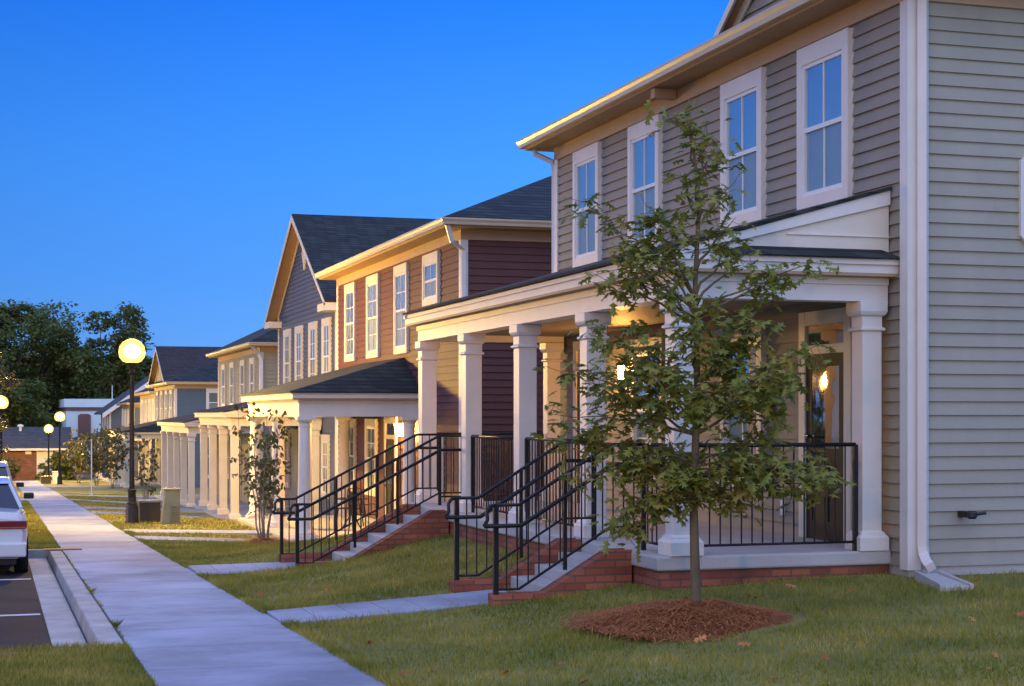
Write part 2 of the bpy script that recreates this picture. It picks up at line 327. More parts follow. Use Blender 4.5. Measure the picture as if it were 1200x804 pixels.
# ------------------------------------------------------------------ house parts
def siding(mb, p0, p1, z0, z1, n, ex=.14, clip=None):
    """lap boards from p0 to p1 (xy), outward normal n; clip(z)->(t0,t1) limits along the wall"""
    p0 = Vector((*p0, 0)); p1 = Vector((*p1, 0)); n = Vector((*n, 0)); z = z0
    while z < z1 - .01:
        zt = min(z + ex, z1); t = [(0, 1), (0, 1)]
        if clip: t = [clip(z), clip(zt)]
        if t[0][0] >= t[0][1] - .002: break
        if t[1][0] > t[1][1]: c = (t[1][0] + t[1][1]) / 2; t[1] = (c, c)
        P = lambda k, zz, o: (p0 + (p1 - p0) * k + n * o + Vector((0, 0, zz)))
        LL = (p1 - p0).length; cuts = []
        if not clip and ex < .16 and LL > 5:      # butt joints between boards
            q = random.uniform(.6, 3.6)
            while q < LL - .4: cuts.append(q / LL); q += 3.66
        if cuts:
            ks = [0] + cuts + [1]
            for a0, a1 in zip(ks[:-1], ks[1:]):
                a1 -= .0015 / LL if a1 < 1 else 0; w_ = -.003 + random.uniform(-.0004, .0004)
                mb.add([P(a0, z, .020 + w_), P(a1, z, .020 + w_), P(a1, zt, -.008), P(a0, zt, -.008), P(a0, z, -.02), P(a1, z, -.02)], [(0, 1, 2, 3), (4, 5, 1, 0)])
            mb.add([P(0, z, -.02), P(1, z, -.02), P(1, zt, -.02), P(0, zt, -.02)], [(0, 1, 2, 3)]); z = zt; continue
        a, b, c, d = P(t[0][0], z, .017), P(t[0][1], z, .017), P(t[1][1], zt, -.008), P(t[1][0], zt, -.008)
        e, f = P(t[0][0], z, -.02), P(t[0][1], z, -.02)
        mb.add([a, b, c, d, e, f], [(0, 1, 2, 3), (4, 5, 1, 0)]); z = zt
def F(X): return lambda u, d, z: (X - d, u, z)        # front facade: u = Y, d = out toward the street
def SD(Y): return lambda u, d, z: (u, Y - d, z)       # near side wall: u = X
def ubox(mb, T, u0, u1, d0, d1, z0, z1):
    return mb.hexa([T(u0, d0, z0), T(u1, d0, z0), T(u1, d1, z0), T(u0, d1, z0), T(u0, d0, z1), T(u1, d0, z1), T(u1, d1, z1), T(u0, d1, z1)])
def window(par, T, u0, u1, z0, z1, cols=2, rows=1, trim='trim', blind='blind', head=.20, tw=.115, detail=True, shut=.0):
    m = MB(); sill = .14; T0 = T; T = lambda u, d, z: T0(u, d + .018 if d > 0 else d, z)
    ubox(m, T, u0, u0 + tw, -.02, .056, z0, z1); ubox(m, T, u1 - tw, u1, -.02, .056, z0, z1)
    ubox(m, T, u0 + tw, u1 - tw, -.02, .054, z1 - head, z1); ubox(m, T, u0 + tw, u1 - tw, -.02, .054, z0, z0 + sill)
    w = m.build('window', trim, par, bevel=.004 if detail else 0)
    a, b, c, d = u0 + tw, u1 - tw, z0 + sill, z1 - head; mid = (c + d) / 2
    s = MB(); fw = .045
    ubox(s, T, a, a + fw, -.02, .038, c, d); ubox(s, T, b - fw, b, -.02, .038, c, d)
    ubox(s, T, a + fw, b - fw, -.02, .036, d - fw, d); ubox(s, T, a + fw, b - fw, -.02, .040, c, c + fw)
    ubox(s, T, a + fw, b - fw, -.02, .037, mid - .025, mid + .025)
    for k in range(1, cols):
        x = a + fw + (b - a - 2 * fw) * k / cols
        ubox(s, T, x - .011, x + .011, .018, .030, mid + .025, d - fw); ubox(s, T, x - .011, x + .011, .010, .022, c + fw, mid - .025)
    for k in range(1, rows):
        for (q0, q1, dd) in ((mid + .025, d - fw, .0315), (c + fw, mid - .025, .0235)):
            zz = q0 + (q1 - q0) * k / rows; ubox(s, T, a + fw, b - fw, .0185 if dd > .03 else .0105, dd - .003, zz - .011, zz + .011)
    s.build('sash', 'sash', w)
    g = MB(); g.quad(T(a + fw, .020, mid), T(b - fw, .020, mid), T(b - fw, .020, d - fw), T(a + fw, .020, d - fw))
    g.build('upper_pane', 'glass', w)
    g = MB(); g.quad(T(a + fw, (.0125), c + fw), T(b - fw, (.0125), c + fw), T(b - fw, (.0125), mid), T(a + fw, (.0125), mid)); g.build('lower_pane', 'screen', w)
    g = MB(); g.quad(T(a, .0065, c), T(b, .0065, c), T(b, .0065, d), T(a, .0065, d)); g.build('blind', random.choice((blind, 'blindb', 'blindb', 'blindc')), w)
    return w
def door(par, T, u0, u1, z0, z1, trim='trim', glassdoor=True, leaf='door'):
    m = MB(); tw = .15
    ubox(m, T, u0, u0 + tw, -.02, .05, z0, z1); ubox(m, T, u1 - tw, u1, -.02, .05, z0, z1); ubox(m, T, u0 + tw, u1 - tw, -.02, .048, z1 - .155, z1)
    zt = z0 + 2.03
    ubox(m, T, u0 + tw, u1 - tw, -.02, .046, zt, zt + .10)
    d_ = m.build('door_frame', trim, par, bevel=.004)
    a, b = u0 + tw, u1 - tw
    g = MB(); g.quad(T(a, .024, zt + .1), T(b, .024, zt + .1), T(b, .024, z1 - .155), T(a, .024, z1 - .155)); g.build('transom_pane', 'glass', d_)
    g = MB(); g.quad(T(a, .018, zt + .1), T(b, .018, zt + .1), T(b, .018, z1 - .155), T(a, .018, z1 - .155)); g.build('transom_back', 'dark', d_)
    lf = MB(); q = .13
    ubox(lf, T, a, b, -.02, .020, z0, zt)
    ubox(lf, T, a, a + q, .02, .030, z0, zt); ubox(lf, T, b - q, b, .02, .030, z0, zt); ubox(lf, T, a + q, b - q, .02, .0295, zt - .14, zt); ubox(lf, T, a + q, b - q, .02, .0295, z0, z0 + .2)
    ubox(lf, T, a + q, b - q, .02, .0295, z0 + .86, z0 + 1.0); ubox(lf, T, (a + b) / 2 - .05, (a + b) / 2 + .05, .02, .029, z0 + .2, z0 + .86)
    dl = lf.build('door_leaf', leaf, par)
    g = MB(); g.quad(T(a + q, .026, z0 + 1.0), T(b - q, .026, z0 + 1.0), T(b - q, .026, zt - .14), T(a + q, .026, zt - .14)); g.build('door_pane', 'glass', dl)
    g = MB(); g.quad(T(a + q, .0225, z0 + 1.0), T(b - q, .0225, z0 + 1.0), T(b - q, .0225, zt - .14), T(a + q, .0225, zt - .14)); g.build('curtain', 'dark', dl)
    for zz in (z0 + .95, z0 + 1.13):
        k = MB(); c = T(b - .06, .06, zz); k.lathe([(.0, -.028), (.022, -.02), (.03, 0), (.022, .02), (0, .028)], c, 12); k.build('door_knob', 'chrome', dl, smooth='all')
    return d_
def lantern(par, T, u, z, lit=True):
    m = MB(); ubox(m, T, u - .06, u + .06, 0, .03, z - .12, z + .14); ubox(m, T, u - .02, u + .02, .03, .09, z + .13, z + .16)
    c = T(u, .12, z); m.lathe([(.02, .2), (.095, .13), (.10, .115), (.0, .115)], c, 8); m.lathe([(.0, -.14), (.06, -.135), (.06, -.12), (.0, -.12)], c, 8)
    for k in range(4):
        an = k * math.pi / 2 + .4; m.tube([(c[0] + .058 * math.cos(an), c[1] + .058 * math.sin(an), c[2] - .125), (c[0] + .088 * math.cos(an), c[1] + .088 * math.sin(an), c[2] + .12)], .006, 4)
    w = m.build('wall_lantern', 'iron', par)
    g = MB(); g.lathe([(.032, -.118), (.052, .11)] if lit == 'sconcelow' else [(.105, -.15), (.15, .12)], c, 12); g.build('lantern_glass', lit if lit else 'sconcew', w)
def column(par, x, y, z0, z1, h=.117, kind='square', m='trim'):
    c = MB(); H = z1 - z0; sq = kind == 'square'
    if sq:
        c.lathe([(h + .055, 0), (h + .055, .13), (h + .050, .14), (h + .026, .165), (h + .026, .18), (h, .20), (h, H - .30), (h + .028, H - .29), (h + .028, H - .265), (h + .004, H - .255), (h + .004, H - .15), (h + .03, H - .135), (h + .045, H - .10), (h + .045, H)], (x, y, z0), sq=True)
        o = c.build('column', m, par, bevel=.006)
    else:
        c.lathe([(h + .075, 0), (h + .075, .07), (h + .07, .075)], (x, y, z0), sq=True)
        c.lathe([(h + .06, .075), (h + .068, .10), (h + .06, .13), (h + .03, .135), (h + .012, .17), (h, .2), (h, H * .35), (h * .86, H - .22), (h * .86 + .015, H - .215), (h * .86 + .015, H - .19), (h * .86, H - .185), (h * .86, H - .14), (h * .9 + .03, H - .10), (h * .9 + .035, H - .08)], (x, y, z0), 28)
        c.lathe([(h + .045, H - .08), (h + .045, H)], (x, y, z0), sq=True)
        o = c.build('column', m, par, smooth=True)
    return o
def hip_roof(par, X0, X1, Y0, Y1, z, pitch, m='roof', gt='gutter', gables=True, name='roof'):
    """hip roof over eave rectangle, with fascia gutter"""
    w = min(X1 - X0, Y1 - Y0) / 2; h = w * pitch; zb = z + .02
    if (Y1 - Y0) >= (X1 - X0): r = [((X0 + X1) / 2, Y0 + w, zb + h), ((X0 + X1) / 2, Y1 - w, zb + h)]
    else: r = [(X0 + w, (Y0 + Y1) / 2, zb + h), (X1 - w, (Y0 + Y1) / 2, zb + h)]
    mb = MB(); A, B, C, D = (X0, Y0, zb), (X1, Y0, zb), (X1, Y1, zb), (X0, Y1, zb)
    if (Y1 - Y0) >= (X1 - X0): mb.add([A, B, C, D] + r, [(0, 1, 4), (1, 2, 5, 4), (2, 3, 5), (3, 0, 4, 5)])
    else: mb.add([A, B, C, D] + r, [(0, 1, 5, 4), (1, 2, 5), (2, 3, 4, 5), (3, 0, 4)])
    o = mb.build(name, m, par)
    return o
def gutter_run(par, pts, z, h=.125, d=.11, m='gutter', closed=False):
    """ogee gutter outside the polyline pts (xy), which runs with the outside on its left"""
    pr = [(0, 0), (.0, h), (.012, h), (.012, .012), (d * .72, .012), (d * .8, h * .45), (d, h * .75), (d, h), (d + .008, h), (d + .008, h * .72), (d * .86, h * .4), (d * .78, -.003), (0, -.003)]
    pts = [Vector((*p, 0)) for p in pts]; mb = MB(); rings = []
    for i, p in enumerate(pts):
        ds = []
        if i > 0: ds.append((pts[i] - pts[i - 1]).normalized())
        if i < len(pts) - 1: ds.append((pts[i + 1] - pts[i]).normalized())
        ns = [Vector((-q.y, q.x, 0)) for q in ds]; n = sum(ns, Vector()).normalized(); k = 1 / n.dot(ns[0])
        rings.append([p + n * (a * k) + Vector((0, 0, z + b)) for a, b in pr])
    N = len(pr); vs = [q for g in rings for q in g]
    fs = [(i * N + t, i * N + (t + 1) % N, (i + 1) * N + (t + 1) % N, (i + 1) * N + t) for i in range(len(rings) - 1) for t in range(N)]
    fs += [tuple(range(N)), tuple((len(rings) - 1) * N + t for t in range(N))]
    return mb.add(vs, fs).build('gutter', m, par)
def rail_panel(par, P0, P1, zb, zt, posts=(1, 1), sp=.112, handrail=False):
    """flat guard between two xy points"""
    a = Vector((*P0, 0)); b = Vector((*P1, 0)); L = (b - a).length; d = (b - a) / L
    m = MB(); m.tube([a + Vector((0, 0, zt)), b + Vector((0, 0, zt))], .021, 8); m.tube([a + Vector((0, 0, zb + .09)), b + Vector((0, 0, zb + .09))], .014, 6)
    n = int(L / sp)
    for i in range(1, n):
        p = a + d * (L * i / n); m.tube([p + Vector((0, 0, zb + .09)), p + Vector((0, 0, zt))], .0085, 5, False)
    r = m.build('railing', 'iron', par, smooth='all')
    q = MB()
    for k, p in enumerate((a, b)):
        if posts[k]: q = MB(); q.box(p.x - .022, p.x + .022, p.y - .022, p.y + .022, zb, zt); q.build('post', 'iron', r)
    return r
def stair_rail(par, y, xb, x1, x2, x3, z1, z2, gb, slab, mids=1):
    """sloping stair guard in plane y: flat xb..x1 at z1, rising to x2 at z2, flat to x3"""
    m = MB(); m.tube([(xb, y, z1), (x1, y, z1), (x2, y, z2), (x3, y, z2)], .018, 8)
    def top(x): return z1 if x < x1 else (z2 if x > x2 else z1 + (z2 - z1) * (x - x1) / (x2 - x1))
    H = z1 - gb - .13
    def bot(x): return top(x) - H
    m.tube([(xb, y, z1 - H), (x1, y, z1 - H), (x2, y, z2 - H), (x3, y, z2 - H)], .014, 6)
    x = xb + .112
    while x < x3 - .05:
        m.tube([(x, y, bot(x)), (x, y, top(x))], .0085, 5, False); x += .112
    r = m.build('stair_railing', 'iron', par, smooth='all')
    h = MB(); o = y - .075; dz = .20; dx = .14
    h.tube([(xb, y, z1), (xb - .06, y - .01, z1 - .01), (xb - .10, y - .03, z1 - .06), (xb - .10, y - .05, z1 - .14), (xb - dx, o, z1 - dz)], .019, 8)
    h.tube([(xb - dx, o, z1 - dz), (x1, o, z1 - dz), (x2, o, z2 - dz), (x3, o, z2 - dz)], .022, 8)
    for xx in (xb, (x1 + x2) / 2, x3): h.tube([(xx, y, top(xx) - dz - .03), (xx, o, top(xx) - dz)], .008, 5)
    h.build('handrail', 'iron', r, smooth='all')
    q = MB(); q.box(xb - .024, xb + .024, y - .024, y + .024, gb - .15, z1); q.build('post', 'iron', r); q = MB(); q.box(x3 - .022, x3 + .022, y - .022, y + .022, slab, z2); q.build('post', 'iron', r)
    for k in range(mids):
        q = MB(); xx = x1 + (x2 - x1) * (k + 1) / (mids + 1); q.box(xx - .018, xx + .018, y - .018, y + .018, bot(xx) - .12, top(xx)); q.build('post', 'iron', r)
def stairs(par, y0, y1, xt, zt, n, rise, run, cheek, xlow, zl):
    """n treads down from slab edge xt; brick cheek walls both sides"""
    m = MB()
    for k in range(n): m.box(xt - run * (k + 1) - (.0 if k < n else 0), xt - .001 - run * k * 0, y0 + .10, y1 - .10, zt - rise * (k + 1) - .14, zt - rise * (k + 1)) if k == 0 else m.box(xt - run * (k + 1), xt - run * k, y0 + .10, y1 - .10, zt - rise * (k + 1) - .2, zt - rise * (k + 1))
    m.build('steps', 'conc', par, bevel=.008)
    for (a, b) in ((y0 - .10, y0 + .10), (y1 - .10, y1 + .10)):
        c = MB(); x0 = xt - run * n - .10; zs = zt - rise * (n) - .08
        pr = [(xt - .005, zt - 1.4), (xlow, zt - 1.4), (xlow, zl + .10), (x0, zl + .10), (xt - .22, zt + .008), (xt - .005, zt + .008)]
        N = len(pr); c.add([(x, a, z) for x, z in pr] + [(x, b, z) for x, z in pr], [tuple(range(N)), tuple(range(N, 2 * N))[::-1]] + [(i, (i + 1) % N, N + (i + 1) % N, N + i) for i in range(N)])
        c.build('cheek_wall', 'brick', par, bevel=.01)
def downspout(par, pts, m='trim', w=.036):
    d = MB(); P = [Vector(p) for p in pts]
    d.tube(P, [w * 1.35] * len(P), 4); return d.build('downspout', m, par)

def shell(par, X, Y0, Y1, D, zb, ze, front, side, ex=.14, found=None, fz=None, corner='trim'):
    m = MB(); siding(m, (X, Y1), (X, Y0), zb, ze, (-1, 0), ex); m.build('front_wall', front, par)
    m = MB(); siding(m, (X, Y0), (X + D, Y0), zb, ze, (0, -1), ex); m.build('side_wall', side, par)
    m = MB(); siding(m, (X + D, Y1), (X, Y1), zb, ze, (0, 1), ex * 2); m.build('far_wall', side, par)
    m = MB(); siding(m, (X + D, Y0), (X + D, Y1), zb, ze, (1, 0), ex * 2); m.build('rear_wall', side, par)
    for (x, y, sx, sy) in ((X, Y0, 1, 1), (X, Y1, 1, -1), (X + D, Y0, -1, 1), (X + D, Y1, -1, -1)):
        m = MB(); a, b = sorted((x - .028 * sx, x + .12 * sx)); c, d = sorted((y - .028 * sy, y + .0 * sy))
        m.box(a, b, c, d, zb - .03, ze)
        a, b = sorted((x - .028 * sx, x)); c, d = sorted((y, y + .12 * sy)); m.box(a, b, c, d, zb - .03, ze)
        m.build('corner_board', corner, par)
    m = MB(); m.box(X + .01, X + D - .01, Y0 + .01, Y1 - .01, (fz if fz is not None else zb - 1.5), zb - .001); m.build('foundation', found or 'conc', par)
def eaves(par, X, Y0, Y1, D, ze, oh=.40, pitch=.5, roof='roof', frieze=.20, fm='eave', soff='soffit'):
    m = MB(); m.box(X - .03, X + D + .03, Y0 - .03, Y1 + .03, ze - frieze, ze - .001); m.build('frieze', fm, par)
    m = MB(); m.box(X - oh, X + D + oh, Y0 - oh, Y1 + oh, ze, ze + .03); m.build('soffit', soff, par)
    m = MB(); m.box(X - oh, X + D + oh, Y0 - oh, Y1 + oh, ze + .031, ze + .16); m.build('fascia', fm, par)
    gutter_run(par, [(X + D + oh, Y1 + oh), (X - oh, Y1 + oh), (X - oh, Y0 - oh), (X + D + oh, Y0 - oh), (X + D + oh, Y1 + oh)][::-1] if False else [(X - oh, Y1 + oh), (X - oh, Y0 - oh), (X + D + oh, Y0 - oh)][::1], ze + .035) if False else None
    g = [(X + D + oh, Y0 - oh), (X - oh, Y0 - oh), (X - oh, Y1 + oh), (X + D + oh, Y1 + oh)]
    gutter_run(par, g, ze + .04)
    return hip_roof(par, X - oh - .05, X + D + oh + .05, Y0 - oh - .05, Y1 + oh + .05, ze + .165, pitch, roof)
def porch(par, X, Xf, Y0, Y1, zs, zbeam, cols, colx, kind='square', h=.117, roofm='roof', style='gable', rise=.72, slabth=.14, floor_z=None, brick=True, colm='trim', beamm='trim', oh=.16, gz=-2, pil=True, bh=.24):
    # floor
    m = MB(); m.box(Xf, X - .002, Y0, Y1, zs - slabth, zs); m.build('porch_floor', 'conc', par, bevel=.02)
    m = MB(); m.box(Xf + .035, X - .02, Y0 + .035, Y1 - .035, gz, zs - slabth - .001); m.build('porch_base', 'brick' if brick else 'conc', par)
    bx = colx - h - .005; by0 = cols[0] - h - .005; by1 = cols[-1] + h + .005; zt = zbeam + bh
    m = MB(); m.box(bx, bx + 2 * h + .01, by0, by1, zbeam, zt); m.box(bx + 2 * h + .011, X - .03, by0, by0 + 2 * h, zbeam, zt); m.box(bx + 2 * h + .011, X - .03, by1 - 2 * h, by1, zbeam, zt)
    m.box(bx - .022, bx - .001, by0 - .022, by1 + .022, zt - .075, zt - .001); m.box(bx, X - .03, by0 - .022, by0 - .001, zt - .075, zt - .001)
    m.build('porch_beam', beamm, par)
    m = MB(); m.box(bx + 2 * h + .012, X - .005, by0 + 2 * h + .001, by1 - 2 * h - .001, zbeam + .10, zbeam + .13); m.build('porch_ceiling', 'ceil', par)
    for c in cols: column(par, colx, c, zs, zbeam, h, kind, colm)
    if pil:
        for c in (cols[0], cols[-1]): column(par, X - .20, c, zs, zbeam, h * .93, kind, colm)
    e = bx - oh; y0, y1 = by0 - oh, by1 + oh; fh = .135
    m = MB(); m.box(e, X - .001, y0, y1, zt + .001, zt + .03); m.build('porch_soffit', 'soffit', par)
    m = MB(); m.box(e, X - .001, y0, y1, zt + .031, zt + .031 + fh); m.box(e - .03, X - .001, y0 - .03, y1 + .03, zt + .031 + fh * .62, zt + .031 + fh); m.build('porch_fascia', beamm, par)
    zr = zt + .031 + fh + .002; e2 = e - .07; r = MB()
    if style == 'gable':
        y0r, y1r = by0 + .0, by1 + .0
        za, zb_ = zr, zr + rise; th = .035
        Z = lambda x: za + (zb_ - za) * (x - e2) / (X - e2)
        r.hexa([(e2, y0r - .06, za), (X - .02, y0r - .06, zb_), (X - .02, y1r + .06, zb_), (e2, y1r + .06, za), (e2, y0r - .06, za + th), (X - .02, y0r - .06, zb_ + th), (X - .02, y1r + .06, zb_ + th), (e2, y1r + .06, za + th)])
        r.build('porch_roof', roofm, par)
        for yy, s in ((y0r, 1), (y1r, -1)):
            g = MB(); g.add([(e2 + .25, yy, za), (X - .02, yy, za), (X - .02, yy, Z(X) - .02), (e2 + .25, yy, Z(e2 + .25) - .02), ], [(0, 1, 2, 3)])
            g.build('gable_panel', 'cream', par)
        for yy, d in ((y0r - .035, 1), (y1r + .005, 1)):
            a = .15; g = MB()
            g.hexa([(e2 + .02, yy, Z(e2 + .02) - .06), (X - .021, yy, Z(X) - a), (X - .021, yy + .03, Z(X) - a), (e2 + .02, yy + .03, Z(e2 + .02) - .06), (e2 + .02, yy, Z(e2) - .004), (X - .021, yy, Z(X) - .004), (X - .021, yy + .03, Z(X) - .004), (e2 + .02, yy + .03, Z(e2) - .004)])
            zz = zr + rise * .33; xx = e2 + (X - e2) * .55
            g.box(xx, X - .021, yy + .018, yy + .034, zz, zz + .012); g.build('rake_board', beamm, par)
        # little pent roof under the gable
        for yy, yo in ((y0r - .04, y0 - .07), (y1r + .04, y1 + .07)):
            p = MB(); p.add([(e2 + .55, yo, zr), (X + .0, yo, zr), (X - .12, yy, zr + .11), (e2 + .95, yy, zr + .11), (e2 + .55, yo, zr + .015), (X, yo, zr + .015)], [(4, 5, 2, 3), (0, 1, 5, 4), (1, 2, 5), (0, 4, 3)]); p.build('pent_roof', roofm, par)
    else:
        hy = rise / .30 * .62
        A = [(e2, y0 - .07, zr), (X - .02, y0 - .07, zr), (X - .02, y0 + hy, zr + rise), (X - .02, y1 - hy, zr + rise), (X - .02, y1 + .07, zr), (e2, y1 + .07, zr)]
        r.add(A + [(a[0], a[1], zr + .03) for a in A if abs(a[2] - zr) < .001], [(0, 1, 2), (0, 2, 3, 5), (5, 3, 4)]); r.add([(e2, y0 - .07, zr - .03), (X - .02, y0 - .07, zr - .03), (X - .02, y1 + .07, zr - .03), (e2, y1 + .07, zr - .03), A[0], A[1], A[4], A[5]], [(0, 1, 5, 4), (0, 4, 7, 3), (3, 7, 6, 2), (0, 3, 2, 1)])
        r.build('porch_roof', roofm, par)
    return zr
def front_gable(par, X, Yc, hw, z, pitch, depth, wall, roofm='roof', oh=.45, side_oh=.35, vent=True, rake='cream'):
    """street-facing gable: ridge along X going back"""
    w = hw + side_oh; h = w * pitch; x0 = X - oh; x1 = X + depth; th = .06
    for s in (-1, 1):
        r = MB(); A = [(x0, Yc + s * w, z), (x1, Yc + s * w, z), (x1, Yc, z + h), (x0, Yc, z + h)]
        r.hexa([A[0], A[1], A[2], A[3]] + [(a[0], a[1], a[2] + th) for a in A])
        r.build('gable_roof', roofm, par)
    hb = hw * pitch; m = MB()
    siding(m, (X, Yc + hw), (X, Yc - hw), z - .02, z + hb + side_oh * pitch - .04, (-1, 0), .14, clip=lambda zz: (max(0, (zz - z - side_oh * pitch) / (2 * hb) + .0) if zz > z + side_oh * pitch else 0, 1 - (max(0, (zz - z - side_oh * pitch) / (2 * hb)) if zz > z + side_oh * pitch else 0)))
    m.build('gable_wall', wall, par)
    for s in (-1, 1):
        a = .17; f = MB(); g = MB()
        P = lambda x, y, o: (x, Yc + s * y, z + (w - y) * pitch + o)
        f.hexa([P(x0 - .03, w, -a * .6), P(x0, w, -a * .6), P(x0, 0, -a), P(x0 - .03, 0, -a), P(x0 - .03, w, -.003), P(x0, w, -.003), P(x0, 0, -.003), P(x0 - .03, 0, -.003)])
        f.hexa([P(X - .045, hw, -.18), P(X - .02, hw, -.18), P(X - .02, 0, -.22), P(X - .045, 0, -.22), P(X - .045, hw, -.035), P(X - .02, hw, -.035), P(X - .02, 0, -.035), P(X - .045, 0, -.035)])
        g.hexa([P(x0 + .003, w - .01, -.03), P(X, w - .01, -.03), P(X, 0, -.03), P(x0 + .003, 0, -.03), P(x0 + .003, w - .01, -.006), P(X, w - .01, -.006), P(X, 0, -.006), P(x0 + .003, 0, -.006)])
        f.build('rake_board', rake, par); g.build('rake_soffit', 'soffit', par)
    if vent:
        v = MB(); c = z + h * .62; s = .55
        v.add([(X - .05, Yc - s * .62, c), (X - .05, Yc, c + s), (X - .05, Yc + s * .62, c), (X - .05, Yc, c - s), (X + .02, Yc - s * .62, c), (X + .02, Yc, c + s), (X + .02, Yc + s * .62, c), (X + .02, Yc, c - s)], [(0, 1, 2, 3), (0, 4, 5, 1), (1, 5, 6, 2), (2, 6, 7, 3), (3, 7, 4, 0)])
        v.build('gable_vent', rake, par)
HG = 'terraced houses stepping down along the sidewalk'
# ---- house 1: nearest, taupe/sage
h = thing('house', 'nearest taupe clapboard house with long front porch, right side of the photo', 'house', (8.6, 14.4, 0))
X, Y0, Y1 = 8.6, 14.4, 25.2
shell(h, X, Y0, Y1, 10.5, .09, 5.92, 'sid_tan', 'sid_side', .137, fz=-1)
eaves(h, X, Y0, Y1, 10.5, 5.91, .40, .5, 'roof')
front_gable(h, X - .05, 16.35, 2.05, 6.12, .70, 5, 'sid_tan', vent=False, oh=.18, side_oh=.25)
for a, b in ((23.08, 24.21), (20.72, 21.86), (17.56, 18.71), (15.5, 16.66)): window(h, F(X), a, b, 3.88, 5.68)
def octo(cx, cz, w, hh, c): return [(cx - w, cz - hh + c), (cx - w + c, cz - hh), (cx + w - c, cz - hh), (cx + w, cz - hh + c), (cx + w, cz + hh - c), (cx + w - c, cz + hh), (cx - w + c, cz + hh), (cx - w, cz + hh - c)]
m = MB(); a = octo(10.42, 3.79, .56, .56, .18); b = octo(10.42, 3.79, .42, .42, .14)
m.add([(x, Y0 - .045, z) for x, z in a] + [(x, Y0 - .045, z) for x, z in b] + [(x, Y0 + .01, z) for x, z in a] + [(x, Y0 + .01, z) for x, z in b], [(i, (i + 1) % 8, 8 + (i + 1) % 8, 8 + i) for i in range(8)] + [(i, 16 + i, 16 + (i + 1) % 8, (i + 1) % 8) for i in range(8)] + [(8 + i, 8 + (i + 1) % 8, 24 + (i + 1) % 8, 24 + i) for i in range(8)])
w = m.build('octagonal_window', 'trim', h); m = MB(); m.add([(x, Y0 - .024, z) for x, z in b], [tuple(range(8))]); m.build('pane', 'screen', w)
m = MB(); m.add([(x, Y0 - .0225, z) for x, z in b], [tuple(range(8))]); m.build('blind', 'blind', w)
window(h, F(X), 17.56, 18.71, .72, 2.66, 2, 2, trim='cream'); window(h, F(X), 20.6, 21.74, .72, 2.66, 2, 2, trim='cream')
door(h, F(X), 15.48, 16.66, .235, 2.80 - .06, 'cream'); door(h, F(X), 23.08, 24.26, .235, 2.74, 'cream')
lantern(h, F(X), 21.98, 2.18, 'sconcelow')
zr = porch(h, X, 6.05, 14.72, 25.05, .23, 2.74, [14.87, 17.36, 19.86, 22.34, 24.84], 6.36, rise=.72, gz=-1.2)
stairs(h, 15.50, 16.98, 6.05, .23, 3, .12, .27, None, 4.62, -.27)
stairs(h, 22.55, 24.15, 6.05, .23, 5, .13, .27, None, 3.95, -.56)
stair_rail(h, 15.5, 4.66, 4.90, 5.86, 6.22, .71, 1.30, -.25, .23, 1)
stair_rail(h, 16.95, 4.66, 4.90, 5.86, 6.22, .71, 1.30, -.25, .23, 1)
stair_rail(h, 22.6, 3.93, 4.13, 5.96, 6.38, .36, 1.30, -.58, .23, 2)
stair_rail(h, 24.1, 3.96, 4.16, 6.00, 6.36, .36, 1.30, -.58, .23, 2)
rail_panel(h, (6.22, 15.5), (6.22, 15.03), .23, 1.30, (0, 0)); rail_panel(h, (6.33, 17.52), (6.33, 19.7), .23, 1.30); rail_panel(h, (6.33, 20.02), (6.33, 22.18), .23, 1.30)
rail_panel(h, (6.52, 14.80), (8.23, 14.80), .23, 1.30, (0, 1)); rail_panel(h, (6.52, 24.88), (8.25, 24.88), .23, 1.30)
downspout(h, [(8.72, 14.33, 6.0), (8.72, 14.33, .30), (8.72, 14.31, .22), (8.70, 14.22, .14), (8.69, 14.14, .11)], 'trim', .047)
downspout(h, [(8.32, 25.45, 5.93), (8.32, 25.45, 5.84), (8.56, 25.29, 5.70), (8.60, 25.29, 5.6), (8.60, 25.29, .3)], 'trim')
m = MB(); m.box(9.15, 9.22, 14.2, 14.39, .58, .64); m.lathe([(.035, -.04), (.05, -.02), (.05, .02), (.035, .04)], (9.18, 14.18, .61), 10); m.tube([(9.18, 14.18, .61), (9.31, 14.14, .63)], .018, 6); m.build('hose_tap', 'blackp', h)
m = MB(); m.box(8.56, 8.58, 17.05, 17.13, .45, .62); m.build('outlet_box', 'sash', h)
m = MB(); m.box(8.24, 8.55, 20.14, 20.28, 5.78, 5.905); m.build('soffit_bracket', 'soffit', h)
# ---- house 2: maroon
X, Y0, Y1 = 8.6, 30.9, 43.2
h = thing('house', 'maroon clapboard house with round porch columns and lit wall lantern', 'house', (X, Y0, -1))
shell(h, X, Y0, Y1, 11, -.9, 5.22, 'sid_red', 'sid_red', .145, fz=-2)
eaves(h, X, Y0, Y1, 11, 5.21, .42, .42, 'roof')
for a, b in ((40.74, 42.0), (38.06, 39.36), (35.18, 36.42)): window(h, F(X), a, b, 2.96, 4.95, 2, 2, 'cream')
window(h, F(X), 32.5, 33.78, 3.88, 4.95, 2, 1, 'cream')
window(h, F(X), 40.74, 42.0, -.35, 1.5, 2, 2, 'cream'); window(h, F(X), 38.3, 39.5, -.35, 1.5, 2, 2, 'cream')
door(h, F(X), 36.3, 37.5, -.99, 1.55, 'cream'); lantern(h, F(X), 35.5, 1.28, 'sconce')
window(h, F(X), 32.2, 33.3, -.6, 1.2, 2, 2, 'cream')
porch(h, X, 5.75, 34.0, 41.9, -1.0, 1.56, [34.4, 37.9, 41.4], 6.15, 'round', .155, rise=.78, style='hip', brick=False, gz=-2, slabth=.1, colm='trim', bh=.36)
